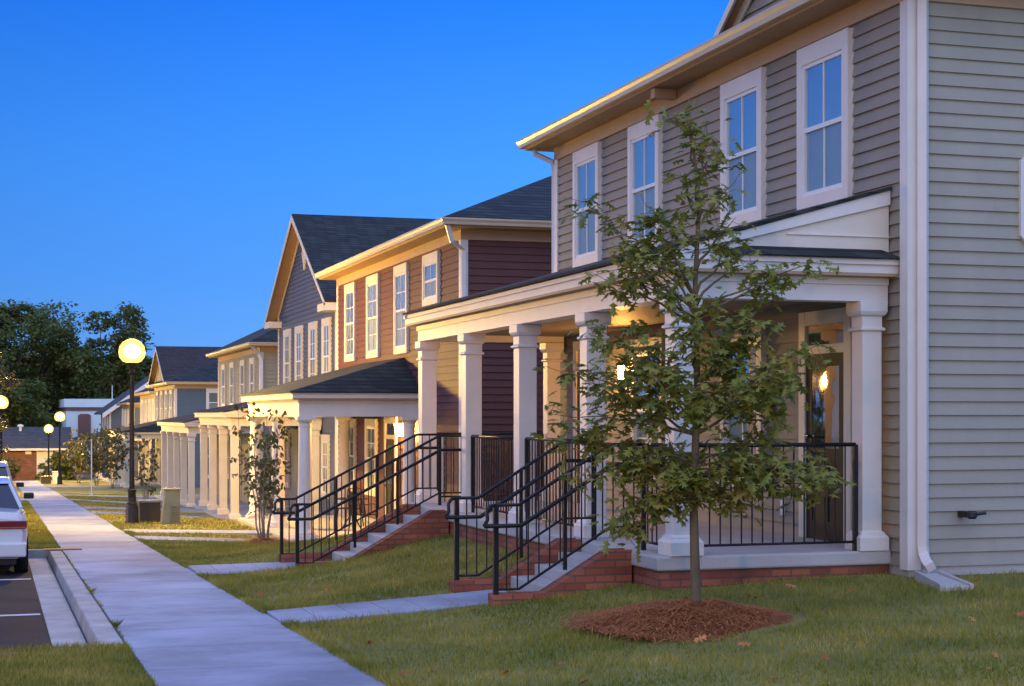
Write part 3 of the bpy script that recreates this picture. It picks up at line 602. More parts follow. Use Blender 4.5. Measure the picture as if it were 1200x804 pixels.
downspout(h, [(8.2, 30.5, 5.25), (8.32, 30.62, 4.95), (8.62, 30.85, 4.8), (8.62, 30.83, -.8)], 'trim', .045)
# ---- house 3: slate blue front gable
X, Y0, Y1 = 9.4, 47.4, 57.8
h = thing('house', 'slate blue house with tall street-facing gable and diamond vent', 'house', (X, Y0, -1.5))
shell(h, X, Y0, Y1, 12, -1.5, 5.0, 'sid_blue', 'sid_blue', .15, fz=-3)
front_gable(h, X, 52.6, 5.2, 4.86, .56, 12.4, 'sid_blue', oh=.42, side_oh=.4)
for a, b in ((48.15, 1), (50.4, 1), (52.9, 1), (55.2, 1)): window(h, F(X), a, a + 1.25, 2.25, 4.5, 2, 2, 'cream')
for y in (47.0, 57.15): m = MB(); m.box(8.95, 9.6, y, y + 1.05, 4.62, 4.84); m.build('eave_return', 'cream', h)
porch(h, X, 6.4, 49.3, 57.7, -1.55, 1.26, [49.7, 52.35, 55.0, 57.5], 6.75, rise=.55, brick=False, gz=-3, colm='cream', beamm='cream', roofm='roofbrown')
for a in (48.4, 55.4): window(h, F(X), a, a + 1.1, -.9, 1.0, 2, 2, 'cream')
door(h, F(X), 51.6, 52.8, -1.54, 1.1, 'cream')
# ---- house 4: olive hip roof
X, Y0, Y1 = 9.6, 63.4, 76.0
h = thing('house', 'olive tan house with dark hip roof beyond the slate blue gable', 'house', (X, Y0, -2))
shell(h, X, Y0, Y1, 11, -1.95, 4.22, 'sid_olive', 'sid_olive', .15, fz=-3.4)
eaves(h, X, Y0, Y1, 11, 4.21, .42, .5, 'roof')
for a in (64.7, 67.4, 70.6, 73.4): window(h, F(X), a, a + 1.2, 1.9, 3.85, 2, 1, 'cream')
porch(h, X, 6.6, 63.2, 74.8, -1.98, .88, [63.6, 66.35, 69.1, 71.8, 74.4], 7.0, rise=.6, brick=False, gz=-3.4, colm='cream', beamm='cream', roofm='roofbrown')
for a in (65, 72): window(h, F(X), a, a + 1.1, -1.2, .7, 2, 2, 'cream')
door(h, F(X), 68.6, 69.8, -1.97, .7, 'cream'); downspout(h, [(9.2, 63.05, 4.25), (9.5, 63.3, 3.95), (9.62, 63.3, 3.7), (9.62, 63.3, -1.8)], 'trim', .06)
# ---- house 5: navy, gable roof browned to carry lamp glare
X, Y0, Y1 = 9.2, 91.8, 104
h = thing('house', 'navy sided house with broad roof browned by painted lamp glare, beside the bright street lamp', 'house', (X, Y0, -2.5))
shell(h, X, Y0, Y1, 11, -2.5, 3.25, 'sid_blue', 'sid_navy', .2, fz=-4)
eaves(h, X, Y0, Y1, 11, 3.24, .42, .40, 'roof')
front_gable(h, X, 98.9, 4.9, 3.4, .42, 8, 'sid_cream', 'roofbrown', oh=.4, side_oh=.3, vent=False)  # brown shingles here put the lamp's reddish glare into the roof colour
for a in (92.9, 95.5, 98.3, 101.2): window(h, F(X), a, a + 1.3, 1.0, 3.0, 2, 1, 'cream', detail=False)
window(h, SD(Y0), 10.9, 12.6, 1.55, 3.05, 3, 1, 'trim', detail=False); window(h, SD(Y0), 10.6, 12.0, -1.9, 0.6, 2, 1, 'trim', detail=False)
porch(h, X, 6.4, 93.6, 103, -2.55, .25, [94, 97, 100, 103], 6.8, rise=.6, brick=False, style='hip', gz=-4, colm='cream', beamm='cream')
# ---- house 6, 7: cream and slate; 8: green with side gable
for (X, Y0, Y1, zb, ze, fm, lab) in ((9.7, 108.5, 121, -2.9, 2.95, 'sid_cream', 'cream house with four narrow upper windows behind the bright street lamp pole'), (9.7, 128, 139, -3.3, 2.35, 'sid_olive', 'small tan house seen between the lamp pole and the white building')):
    h = thing('house', lab, 'house', (X, Y0, zb))
    shell(h, X, Y0, Y1, 11, zb, ze, fm, 'sid_grey', .2, fz=-5)
    eaves(h, X, Y0, Y1, 11, ze, .42, .42, 'roof')
    for k in range(4): window(h, F(X), Y0 + 1 + k * 2.9, Y0 + 2.3 + k * 2.9, ze - 2.4, ze - .3, 2, 1, 'trim', detail=False)
    porch(h, X, X - 2.7, Y0 + 1.5, Y1 - .6, zb, zb + 2.8, [Y0 + 2, Y0 + 5, Y0 + 8, Y0 + 10.6], X - 2.3, rise=.6, brick=False, style='hip', gz=-5, colm='cream', beamm='cream')
X, Y0, Y1 = 8.9, 143, 155
h = thing('house', 'dark green house with white side gable rake beside the white building', 'house', (X, Y0, -3.7))
shell(h, X, Y0, Y1, 11, -3.7, 2.0, 'sid_grey', 'sid_grey', .2, fz=-6)
m = MB(); w2 = 5.5
siding(m, (X, Y0), (X + 11, Y0), 2.0, 2.0 + 5.5 * .72, (0, -1), .2, clip=lambda z: ((z - 2.0) / (11 * .72), 1 - (z - 2.0) / (11 * .72))); m.build('gable_wall', 'sid_grey', h)
m = MB()
for s in (-1, 1):
    c = X + 5.5; A = [(c + s * 6.1, Y0 - .4, 1.6), (c + s * 6.1, Y1 + .4, 1.6), (c, Y1 + .4, 1.6 + 6.1 * .72), (c, Y0 - .4, 1.6 + 6.1 * .72)]
    m.hexa(A + [(a[0], a[1], a[2] + .12) for a in A])
m.build('roof', 'roofgrey', h)
m = MB()
for s in (-1, 1):
    P = lambda x, o, y: (c + s * x, y, 1.6 + (6.1 - x) * .72 + o)
    m.hexa([P(6.1, -.3, Y0 - .47), P(0, -.3, Y0 - .47), P(0, -.3, Y0 - .41), P(6.1, -.3, Y0 - .41), P(6.1, .1, Y0 - .47), P(0, .1, Y0 - .47), P(0, .1, Y0 - .41), P(6.1, .1, Y0 - .41)])
m.build('rake_board', 'sash', h)
porch(h, X, X - 2.7, Y0 + .5, Y1 - .6, -3.7, -.9, [Y0 + 1, Y0 + 4, Y0 + 7.5, Y0 + 10.6], X - 2.3, rise=.6, brick=False, style='hip', gz=-6, colm='cream', beamm='cream')
for k in range(3): window(h, F(X), Y0 + 1.5 + k * 3.4, Y0 + 2.9 + k * 3.4, -.1, 1.8, 2, 1, 'trim', detail=False)
# ---- white two-storey building and brick building at the end of the street
b = thing('white_building', 'pale two-storey flat-roofed building with brown shuttered window', 'building', (9, 172, -4.3))
m = MB(); m.box(6.45, 13.5, 172, 190, -4.5, 2.35); m.build('wall', 'whiteb', b)
m = MB(); m.box(6.25, 13.7, 171.8, 190.2, 2.36, 3.2); m.build('parapet', 'whiteb', b)
m = MB(); m.box(6.35, 13.6, 171.88, 190.1, 2.02, 2.34); m.build('cornice_band', 'brown', b)
m = MB(); m.box(7.6, 8.85, 171.86, 171.99, -.75, 1.55); m.add([(7.6, 171.86, 1.551), (8.85, 171.86, 1.551), (8.6, 171.86, 1.68), (7.85, 171.86, 1.68)], [(0, 1, 2, 3)]); w = m.build('shuttered_window', 'brown', b)
m = MB(); m.box(7.45, 9.0, 171.78, 171.99, -.90, -.751); m.build('sill', 'brown', w)
m = MB(); m.tube([(11.0, 172.5, 3.2), (11.0, 172.5, 4.6)], .05, 6); m.build('vent_pipe', 'sash', b)
b = thing('brick_building', 'low red brick building with grey gabled roof at street end', 'building', (-2, 132, -3.4))
m = MB(); m.box(-22, 5.0, 132, 142, -3.9, -1.02); m.build('wall', 'brickfar', b)
m = MB(); A = [(-22.6, 131.3, -1.0), (5.5, 131.3, -1.0), (5.5, 137, .62), (-22.6, 137, .62)]; m.hexa([(a[0], a[1], a[2] - .06) for a in A] + A)
A = [(-22.6, 137, .62), (5.5, 137, .62), (5.5, 142.7, -1.0), (-22.6, 142.7, -1.0)]; m.hexa([(a[0], a[1], a[2] - .06) for a in A] + A); m.build('roof', 'roofgrey', b)
m = MB(); m.box(-22.6, 5.5, 131.22, 131.3, -1.15, -.98); m.build('fascia', 'cream', b)
m = MB(); m.box(2.75, 3.95, 131.9, 132, -3.4, -1.1); m.build('door', 'trim', b)
for x in (1.9, 4.15):
    m = MB(); m.box(x, x + .45, 131.75, 131.99, -1.45, -1.2); m.build('flood_light', 'trim', b)
m = MB(); m.lathe([(.12, 0), (.12, .35), (.25, .36), (.22, .5), (0, .56)], (1.6, 136, .3), 12); m.build('roof_vent', 'trim', b, smooth=True)

# ------------------------------------------------------------------ street lamps
def make_lamp(label, loc, group, bulb='lampg'):
    t = thing('street_lamp', label, 'street lamp', (0, 0, 0), group)
    m = MB(); m.lathe([(.17, -.3), (.17, .06), (.155, .08), (.15, .42), (.125, .46), (.13, .50), (.10, .54), (.095, .78), (.11, .80), (.11, .83), (.07, .86)], n=16); m.build('base', 'iron', t, smooth=True)
    m = MB(); n = 24; prof = [(.066, .85), (.052, 3.68)]
    vs = []
    for r, z in prof: vs += [(r * (1 if k % 2 else .88) * math.cos(2 * math.pi * k / n), r * (1 if k % 2 else .88) * math.sin(2 * math.pi * k / n), z) for k in range(n)]
    m.add(vs, [(k, (k + 1) % n, n + (k + 1) % n, n + k) for k in range(n)]); m.build('pole', 'iron', t)
    m = MB(); m.lathe([(.055, 3.66), (.09, 3.70), (.09, 3.73), (.06, 3.76), (.07, 3.86), (.14, 3.93), (.155, 3.96)], n=16); m.build('collar', 'iron', t, smooth=True)
    m = MB(); m.lathe([(.13, 3.961), (.22, 3.99), (.30, 4.09), (.325, 4.22), (.30, 4.36), (.22, 4.47), (.10, 4.54), (0.001, 4.56)], n=24); g = m.build('globe', 'shade', t, smooth='all')
    m = MB(); m.lathe([(.001, 4.07), (.12, 4.10), (.19, 4.18), (.195, 4.26), (.14, 4.36), (.001, 4.41)], n=16); m.build('bulb', bulb, g, smooth='all')
    m = MB(); m.lathe([(.075, 4.53), (.06, 4.58), (.02, 4.60), (.028, 4.64), (.001, 4.68)], n=12); m.build('finial', 'iron', t, smooth='all')
    t.location = loc; return t
LG = 'globe street lamps lining the street'
L0 = make_lamp('brightest nearest street lamp with black fluted pole beside the sidewalk', (3.12, 41.5, lawn_z(3.12, 41.5)), LG)
dup(L0, (3.62, 107, lawn_z(3.6, 107)), 'distant street lamp, taller right-hand one of the pair before the brick building')
dup(L0, (3.35, 121.5, lawn_z(3.3, 121.5) - .5), 'distant street lamp, lower left-hand one of the pair before the brick building')
dup(L0, (.08, 79, s_(79) - .05), 'street lamp glowing at the left photo edge behind brownish tree')
L1 = make_lamp('street lamp across the road opposite the parked cars', (-6.6, 44.5, s_(44) - .45), LG, 'lampo')
dup(L1, (-8.2, -6, 0), 'street lamp across the road nearest the camera')

# ------------------------------------------------------------------ vegetation
def leafshape(kind):
    if kind == 'oak':   # lobed pin oak leaf, petiole at origin, unit length
        h = [(0.02, 0), (.10, .05), (.20, .24), (.27, .07), (.42, .10), (.55, .38), (.58, .12), (.72, .11), (.86, .26), (.84, .07), (1.0, 0)]
        o = h + [(x, -y) for x, y in h[-2:0:-1]]
        return o
    if kind == 'oval': return [(0, 0), (.25, .22), (.6, .28), (1, 0), (.6, -.28), (.25, -.22)]
    return [(0, 0), (.5, .35), (1, 0), (.5, -.35)]
def leaves(mb_v, mb_f, P, size, kind='quad', droop=.3):
    sh = leafshape(kind); k = len(sh)
    for p in P:
        a = random.uniform(0, 2 * math.pi); el = random.gauss(-droop, .45)
        d = Vector((math.cos(a) * math.cos(el), math.sin(a) * math.cos(el), math.sin(el)))
        s = d.cross(Vector((random.gauss(0, .4), random.gauss(0, .4), 1))).normalized(); up = s.cross(d)
        L = size * random.uniform(.7, 1.25); o = len(mb_v); p = Vector(p)
        if kind == 'oak':
            mb_v.append(tuple(p + d * L * .5 + up * .02 * L))
            for x, y in sh: mb_v.append(tuple(p + d * (x * L) + s * (y * L) - up * (abs(y) * L * .25 + .15 * L * x * x)))
            for i in range(k): mb_f.append((o, o + 1 + i, o + 1 + (i + 1) % k))
        else:
            for x, y in sh: mb_v.append(tuple(p + d * (x * L) + s * (y * L) - up * (.12 * L * x * x)))
            mb_f.append(tuple(range(o, o + k)))
def branch_pts(a, b, n=6, sag=.1, wob=.03):
    a = Vector(a); b = Vector(b); out = []
    for i in range(n + 1):
        t = i / n; p = a.lerp(b, t); p.z += sag * math.sin(math.pi * t) * (b - a).length
        if 0 < i < n: p += Vector((random.gauss(0, wob), random.gauss(0, wob), random.gauss(0, wob)))
        out.append(p)
    return out
# the young oak in front of house 1
OX, OY, OZ = 5.68, 12.95, -.17
oak = thing('oak_tree', 'young pin oak standing in a pine straw ring in front of the nearest porch', 'tree', (OX, OY, OZ))
wood = MB(); pts = [(0, 0, -.1), (.0, 0, .1), (-.02, .01, 1.0), (.01, 0, 2.0), (.0, .02, 2.9), (.03, 0, 3.6), (-.04, 0, 4.15), (-.07, .0, 4.46)]
wood.tube([(OX + x, OY + y, OZ + z) for x, y, z in pts], [.055, .045, .036, .029, .022, .016, .010, .004], 10)
RX, RY = math.cos(TH), -math.sin(TH)
def trunk_at(z): return Vector((OX, OY, OZ + z))
# (start height, tip sideways, tip height, depth, leaf count factor)
BR = [(3.7, .15, 4.05, .1, .5), (3.5, -.22, 3.85, -.1, .5), (3.4, .28, 3.75, .05, .6), (3.2, -.25, 3.6, .2, .6), (3.0, .30, 3.45, -.2, .6), (2.95, -.35, 3.25, .25, .7), (3.9, -.05, 4.35, 0, .6), (3.6, .1, 4.3, .1, .5),
      (2.75, -.80, 3.62, .1, 1.2), (2.75, -.55, 3.45, -.2, 1.1), (2.6, -.62, 3.2, .15, .9), (2.65, -.30, 3.15, .3, .7),
      (2.55, -.86, 2.98, -.1, 1.0), (2.6, -.55, 2.95, .2, .7), (2.5, -.7, 3.1, .0, .6),
      (2.6, 1.0, 3.08, .1, 1.1), (2.65, .75, 2.95, -.15, .8), (2.7, .55, 3.2, .2, .6), (2.8, .35, 3.3, .1, .7), 
      (1.9, -.75, 2.52, .1, 1.3), (2.0, -.45, 2.6, -.3, 1.2), (2.0, .60, 2.50, .2, 1.2), (2.0, .35, 2.62, -.3, 1.0), (1.8, -.35, 2.4, .5, 1.1), (1.9, .85, 2.35, -.1, .8),
      (1.7, -1.05, 2.12, .1, 1.4), (1.75, -.8, 2.2, -.4, 1.3), (1.6, -1.28, 1.78, -.1, .8), (1.65, .75, 2.1, -.3, 1.3), (1.6, .95, 1.95, .2, 1.3), (1.7, .45, 2.2, .5, 1.2), (1.65, .2, 2.1, -.6, 1.2), (1.6, -.4, 2.0, .6, 1.2), (1.65, -.55, 1.95, -.6, 1.3),
      (1.35, -1.0, 1.55, .2, 1.4), (1.3, -.95, 1.25, -.2, 1.3), (1.35, .85, 1.6, .4, 1.3), (1.3, 1.12, 1.30, -.1, 1.2), (1.25, 1.28, 1.10, .1, .9), (1.3, .75, 1.25, -.4, 1.2), (1.3, .4, 1.45, .6, 1.1), (1.25, .2, 1.35, -.7, 1.3), (1.25, -.35, 1.3, .6, 1.1), (1.3, -.45, 1.25, -.6, 1.4),
      (1.2, -.65, .85, .1, 1.0), (1.15, -.55, .72, -.2, .8), (1.15, .45, .95, .2, .7), (1.2, -.2, 1.05, -.4, .8), (1.15, .15, 1.0, .35, .7)]
LV, LF = [], []
for (z0, lx, z1, dp, k) in BR:
    dp = dp + random.gauss(0, .15)
    tip = Vector((OX + lx * RX - dp * RY * -1, OY + lx * RY + dp * RX, OZ + z1)); st = trunk_at(z0)
    bp = branch_pts(st, tip, 6, .03, .02); L = (tip - st).length
    wood.tube(bp, [.016, .013, .010, .008, .006, .004, .002], 5)
    P = []
    for _ in range(int((25 if z1 > 2.7 else 54) * k)):
        t = random.uniform(.55 if z1 > 2.7 else .35, 1.05) if L > .5 else random.uniform(.2, 1.0)
        q = bp[min(6, int(t * 6))].lerp(bp[min(6, int(t * 6) + 1)], (t * 6) % 1) if t < 1 else tip
        off = Vector((random.gauss(0, .075), random.gauss(0, .075), random.gauss(-.01, .065)))
        P.append(q + off)
        if random.random() < .35: wood.tube([q, q + off], .0025, 3, False)
    # side twigs
    for _ in range(int(3 * k)):
        t = random.uniform(.4, .95); q = bp[int(t * 6)]; e = q + Vector((random.gauss(0, .16), random.gauss(0, .16), random.gauss(.04, .09)))
        wood.tube([q, e], [.004, .0015], 4, False)
        for _ in range(9): P.append(q.lerp(e, random.uniform(.4, 1.1)) + Vector((random.gauss(0, .05),) * 1 + (random.gauss(0, .05), random.gauss(0, .045))))
    leaves(LV, LF, P, .142, 'oak', .15)
for z in np.arange(3.15, 4.45, .04):     # leaves along the leader
    leaves(LV, LF, [trunk_at(z) + Vector((random.gauss(0, .06) - (.06 if z > 4 else 0), random.gauss(0, .06), 0)) for _ in range(2)], .10, 'oak', .1)
wood.build('trunk', 'bark', oak, smooth='all')
c = MB(); c.v = LV; c.f = LF; c.build('crown', 'oak', oak)
def straw_ring(cx, cy, z, rad, label, n=5200, hgt=.17):
    t = thing('mulch_ring', label, 'mulch ring', (cx, cy, z))
    m = MB(); K = 40; J = 8; vs = [(cx, cy, z + hgt)]
    ph = random.uniform(0, 6)
    def prof(r, a): return hgt * (1 - r ** 1.7) - .012 + .022 * math.sin(a * 5 + ph) * math.sin(r * 9) * (1 - r)
    def rr(a): return rad * (1 + .05 * math.sin(3 * a + ph) + .03 * math.sin(7 * a))
    for j in range(1, J + 1):
        for k in range(K):
            a = 2 * math.pi * k / K; r = j / J; vs.append((cx + rr(a) * r * math.cos(a), cy + rr(a) * r * math.sin(a), z + prof(r, a)))
    fs = [(0, 1 + k, 1 + (k + 1) % K) for k in range(K)] + [(1 + j * K + k, 1 + (j + 1) * K + k, 1 + (j + 1) * K + (k + 1) % K, 1 + j * K + (k + 1) % K) for j in range(J - 1) for k in range(K)]
    m.add(vs, fs); m.build('mound', 'mulch', t, smooth='all')
    s = MB(); V = []; Fc = []
    for i in range(n):
        a = random.uniform(0, 2 * math.pi); r = (min(1.06, random.random() ** .55 * 1.04) if random.random() < .93 else random.uniform(1, 1.22)); x = cx + rr(a) * r * math.cos(a); y = cy + rr(a) * r * math.sin(a)
        zz = z + max(0, prof(min(r, 1), a)) + random.uniform(.002, .03); b = random.uniform(0, math.pi); L = random.uniform(.05, .11); w = .0022
        dx, dy = math.cos(b) * L, math.sin(b) * L; w = .003; nx_, ny_ = -math.sin(b) * w, math.cos(b) * w; lift = random.uniform(-.012, .022); o = len(V)
        V += [(x - dx - nx_, y - dy - ny_, zz - lift), (x - dx + nx_, y - dy + ny_, zz - lift), (x + nx_, y + ny_, zz + .01), (x - nx_, y - ny_, zz + .01), (x + dx, y + dy, zz + lift)]
        Fc += [(o, o + 1, o + 2, o + 3), (o + 3, o + 2, o + 4)]
    s.v = V; s.f = Fc; s.build('straw', 'straw', t, kind='stuff')
straw_ring(OX, OY + .02, lawn_z(OX, OY) - .02, .95, 'rust-brown pine straw ring around the young oak', 14000, .18)
# multi-stem sapling in front of house 2
def multistem(cx, cy, H, n, spread, leafm, label, nl=20, size=.12, trunkm='barkpale', kind='oval', name='sapling'):
    z = lawn_z(cx, cy); t = thing(name, label, 'sapling', (cx, cy, z)); w = MB(); V = []; Fc = []
    for i in range(n):
        a = 2 * math.pi * i / n + random.uniform(-.3, .3); tip = Vector((cx + math.cos(a) * spread * random.uniform(.4, 1), cy + math.sin(a) * spread * random.uniform(.4, 1), z + H * random.uniform(.75, 1)))
        bp = branch_pts((cx + math.cos(a) * .05, cy + math.sin(a) * .05, z - .05), tip, 6, -.02, .03); w.tube(bp, [.02, .017, .015, .012, .009, .006, .003], 6)
        for j in range(nl):
            q = bp[random.choice((2, 3, 3, 4, 4, 5, 5, 6))]; e = q + Vector((random.gauss(0, .18), random.gauss(0, .18), random.gauss(.08, .12))) * spread * 1.6
            w.tube([q, e], [.004, .001], 3, False); leaves(V, Fc, [q.lerp(e, u) for u in (.5, .75, 1, 1.1)], size, kind, .7)
    w.build('trunk', trunkm, t, smooth='all'); c = MB(); c.v = V; c.f = Fc; c.build('crown', leafm, t)
multistem(4.95, 32.2, 2.75, 8, .55, 'myrtle', 'multi-stemmed leafy sapling between the maroon house porch and iron railing', 26, .105)
straw_ring(4.95, 32.2, lawn_z(4.95, 32.2) - .02, .75, 'dark mulch ring around the multi-stemmed sapling', 1500, .13)
multistem(5.2, 62.5, 2.9, 6, .55, 'sap', 'thin brownish sapling in front of the olive house porch', 12, .16)
multistem(5.9, 92, 3.3, 6, 1.0, 'sap', 'bushy young tree in front of the navy house', 30, .22)
multistem(5.6, 102, 3.5, 6, 1.1, 'sap', 'wider pale green young tree beside the thin white stake', 34, .25)
multistem(5.0, 112, 3.2, 6, 1.0, 'sap', 'small young tree nearest the white building', 30, .25)
# small round tree at left edge
def blob_tree(name, label, cx, cy, z, H, rad, n, leaf, mat_, nb=14, trunk_r=.25, low=.25, cat='tree', seed=1, flat=.7, group=None, bark='bark'):
    random.seed(seed); t = thing(name, label, cat, (cx, cy, z), group)
    w = MB(); w.tube([(cx, cy, z - .3), (cx + .1, cy, z + H * .3), (cx, cy + .1, z + H * .62)], [trunk_r, trunk_r * .75, trunk_r * .35], 8)
    V = []; Fc = []; blobs = []
    for i in range(nb):
        a = random.uniform(0, 2 * math.pi); hh = random.uniform(low, 1); rr = rad * math.sqrt(max(.05, 1 - (2 * (hh - (low + .42 * (1 - low))) / (1.25 * (1 - low))) ** 2)) * random.uniform(.35, 1)
        b = Vector((cx + rr * math.cos(a), cy + rr * math.sin(a), z + H * hh)); br = rad * random.uniform(.18, .40); b.z = min(b.z, z + H - br * .5); blobs.append((b, br))
        w.tube(branch_pts((cx, cy, z + H * random.uniform(.2, .5)), b, 4, .03, .1), [trunk_r * .3, trunk_r * .22, trunk_r * .15, trunk_r * .1, trunk_r * .04], 5)
    per = n // nb
    for b, br in blobs:
        # clumps on the surface of each mass
        P = []
        for _ in range(max(3, per // 14)):
            u = Vector((random.gauss(0, 1), random.gauss(0, 1), random.gauss(.15, 1))).normalized() * br * random.uniform(.55, 1.08); u.z *= flat; cpt = b + u; cs = br * .16
            for _ in range(14): P.append(cpt + Vector((random.gauss(0, cs), random.gauss(0, cs), random.gauss(0, cs * .6))))
        leaves(V, Fc, P, leaf, 'quad', .2)
    w.build('trunk', bark, t, smooth='all'); c = MB(); c.v = V; c.f = Fc; c.build('crown', mat_, t)
blob_tree('street_tree', 'brownish feathery tree at the left photo edge, lit by the lamp', -.9, 74, s_(74), 6.3, 1.7, 5200, .13, 'sap', 26, .09, .3, seed=3, bark='barkpale')
TG = 'large dark trees rising behind the far buildings'
FT = [(-8, 182, 17.5, 8.5, 'tall dark tree furthest left behind the brick building'), (3.2, 190, 17.9, 7.5, 'large dark tree above the pair of distant street lamps'), (11.0, 186, 17.2, 5.6, 'big rounded tree crown just left of the brightest street lamp'),
      (15.2, 196, 12.4, 4.0, 'dark tree directly behind the brightest street lamp'), (-1, 160, 10.5, 5.5, 'lower dark tree close behind the brick building roof'), (5.8, 200, 12.5, 6.5, 'tree filling the gap above the white building'), (14.0, 205, 12, 7, 'tree behind the white building and green house')]
for i, (x, y, H, r, lab) in enumerate(FT): blob_tree('broadleaf_tree', lab, x, y, -4.3, H, r, 26000, .46, 'far', 52, .5, .06, seed=20 + i, group=TG, flat=.8)
blob_tree('broadleaf_tree', 'small distant tree top poking above the glare-browned roof of the navy house', 24.6, 170, -4.3, 13.4, 2.6, 2600, .35, 'far', 14, .3, .4, seed=44, group=TG)
for i, (x, y, H, r, lab) in enumerate(((-21, -4, 9.5, 4.2, 'first'), (-20, 9, 8.5, 4.0, 'second'), (-21, 22, 10, 4.5, 'third'), (-20, 36, 9, 4.2, 'fourth'), (-21, 51, 10, 4.5, 'fifth'), (-20, 66, 9, 4.5, 'sixth'))):
    blob_tree('broadleaf_tree', lab + ' tree of an unseen row across the road, added to block low sky, counted from the camera', x, y, s_(max(y, 0)) - .1, H, r, 5000, .5, 'far', 26, .3, .1, seed=70 + i, group='unseen trees across the road, added to block sky light')  # row outside the view, added to block low sky and darken window reflections
for (x, y, H, r, lab, sd) in ((-.3, 129.8, 1.6, 1.6, 'dark rounded shrub against the brick wall left of the door', 51), (3.9, 128, 2.0, 1.3, 'spiky shrub before the white door of the brick building', 52), (5.2, 129, 1.5, 1.0, 'shrub at the right corner of the brick building', 53)):
    blob_tree('shrub', lab, x, y, lawn_z(x, y), H, r, 2600, .2, 'far', 16, .06, .05, cat='shrub', seed=sd)
random.seed(99)
# ------------------------------------------------------------------ grass
def blades(name, n, xr, yr, hmin, hmax, w, reject, zf=lawn_z):
    X = rng.uniform(*xr, n); Y = rng.uniform(yr[0] ** .5 if yr[0] > 0 else 0, yr[1] ** .5, n) ** 2
    keep = np.array([not reject(a, b) for a, b in zip(X, Y)]); X = X[keep]; Y = Y[keep]; k = len(X)
    Z = np.array([zf(a, b) for a, b in zip(X, Y)])
    A = rng.uniform(0, math.pi, k); H = rng.uniform(hmin, hmax, k) * (1 + .35 * np.sin(X * 1.9 + np.sin(Y * 2.3)) * np.sin(Y * 1.3 + X)) * np.where(rng.random(k) < .03, 1.7, 1); ln = rng.normal(0, .45, (k, 2)) * H[:, None]
    sc = 1 + (Y - 12).clip(0) * .035; ww = w * sc
    V = np.empty((k, 3, 3), dtype=np.float32)
    V[:, 0] = np.stack([X - np.cos(A) * ww, Y - np.sin(A) * ww, Z - .01], 1); V[:, 1] = np.stack([X + np.cos(A) * ww, Y + np.sin(A) * ww, Z - .01], 1)
    V[:, 2] = np.stack([X + ln[:, 0], Y + ln[:, 1], Z + H], 1)
    me = bpy.data.meshes.new(name); me.vertices.add(3 * k); me.vertices.foreach_set('co', V.reshape(-1)); me.loops.add(3 * k); me.loops.foreach_set('vertex_index', np.arange(3 * k, dtype=np.int32))
    me.polygons.add(k); me.polygons.foreach_set('loop_start', np.arange(0, 3 * k, 3, dtype=np.int32)); me.update(calc_edges=True); me.validate()
    me.materials.append(M['blade']); o = bpy.data.objects.new(name, me); COL.objects.link(o); o['kind'] = 'stuff'; return o
def rej(x, y):
    for a, b, X1 in PATHS:
        if a - .02 < y < b + .02 and x < X1: return True
    if 14.7 < y < 25.1 and x > 6.03: return True
    if 14.37 < y < 25.2 and x > 8.55: return True
    for a, b, c in ((15.38, 17.12, 4.6), (22.42, 24.28, 3.93)):
        if a < y < b and x > c: return True
    if (x - OX) ** 2 + (y - OY) ** 2 < .88 or (x - 4.95) ** 2 + (y - 32.2) ** 2 < .5: return True
    al = math.atan2(x, y) - TH
    return abs(al) > .33
g = blades('lawn_grass', 260000, (2.6, 13), (8.3, 32), .022, .07, .005, rej); tag(g, 'short patchy green and straw-coloured lawn in front of the nearest houses', 'grass')
g = blades('lawn_grass', 50000, (2.6, 9), (31, 78), .03, .06, .006, lambda x, y: rej(x, y) or (x > 5.6), lawn_z); tag(g, 'mown lawn strips in front of the houses further down', 'grass')
g = blades('verge_grass', 45000, (-2.5, 1.05), (10, 14.5), .02, .055, .0042, lambda x, y: abs(math.atan2(x, y) - TH) > .33, lambda x, y: s_(y)); tag(g, 'grass at the near end of the parking bay beside the sidewalk', 'grass')
g = blades('verge_grass', 12000, (.42, 1.04), (30.3, 64), .02, .05, .006, lambda x, y: False, lambda x, y: s_(y)); tag(g, 'narrow grass strip between curb and sidewalk beyond the plank', 'grass')
g = blades('edge_grass', 16000, (2.57, 2.70), (10, 40), .03, .075, .005, lambda x, y: any(a < y < b for a, b, c in PATHS)); tag(g, 'ragged grass edge growing over the right side of the sidewalk', 'grass')
LV, LF = [], []
for _ in range(70):
    x = random.uniform(2.7, 9.5); y = random.uniform(9.5, 20)
    if rej(x, y): continue
    k = len(LV); leaves(LV, LF, [(x, y, lawn_z(x, y) + .045)], .10, 'oak', 0)
c = MB(); c.v = LV; c.f = LF; tag(c.build('fallen_leaves', 'straw', kind='stuff'), 'scattered brown fallen leaves on the near lawn', 'leaves')
# weeds along the curb joint
V = MB()
for y in list(np.arange(15, 29, .12)) + [20.2] * 12 + [16.0] * 14:
    if random.random() < .45 or y in (20.2, 16.0):
        for _ in range(6):
            a = random.uniform(0, 6.28); L = random.uniform(.02, .05) if y not in (20.2, 16.0) else random.uniform(.06, .16); x = 1.05 + random.gauss(0, .006); yy = y + random.gauss(0, .03)
            V.add([(x - .004, yy, s_(y)), (x + .004, yy, s_(y)), (x + math.cos(a) * L * .7, yy + math.sin(a) * L * .7, s_(y) + L * .6)], [(0, 1, 2)])
o = V.build('weeds', 'blade', kind='stuff'); tag(o, 'weeds growing in the joint between curb and sidewalk', 'weeds')
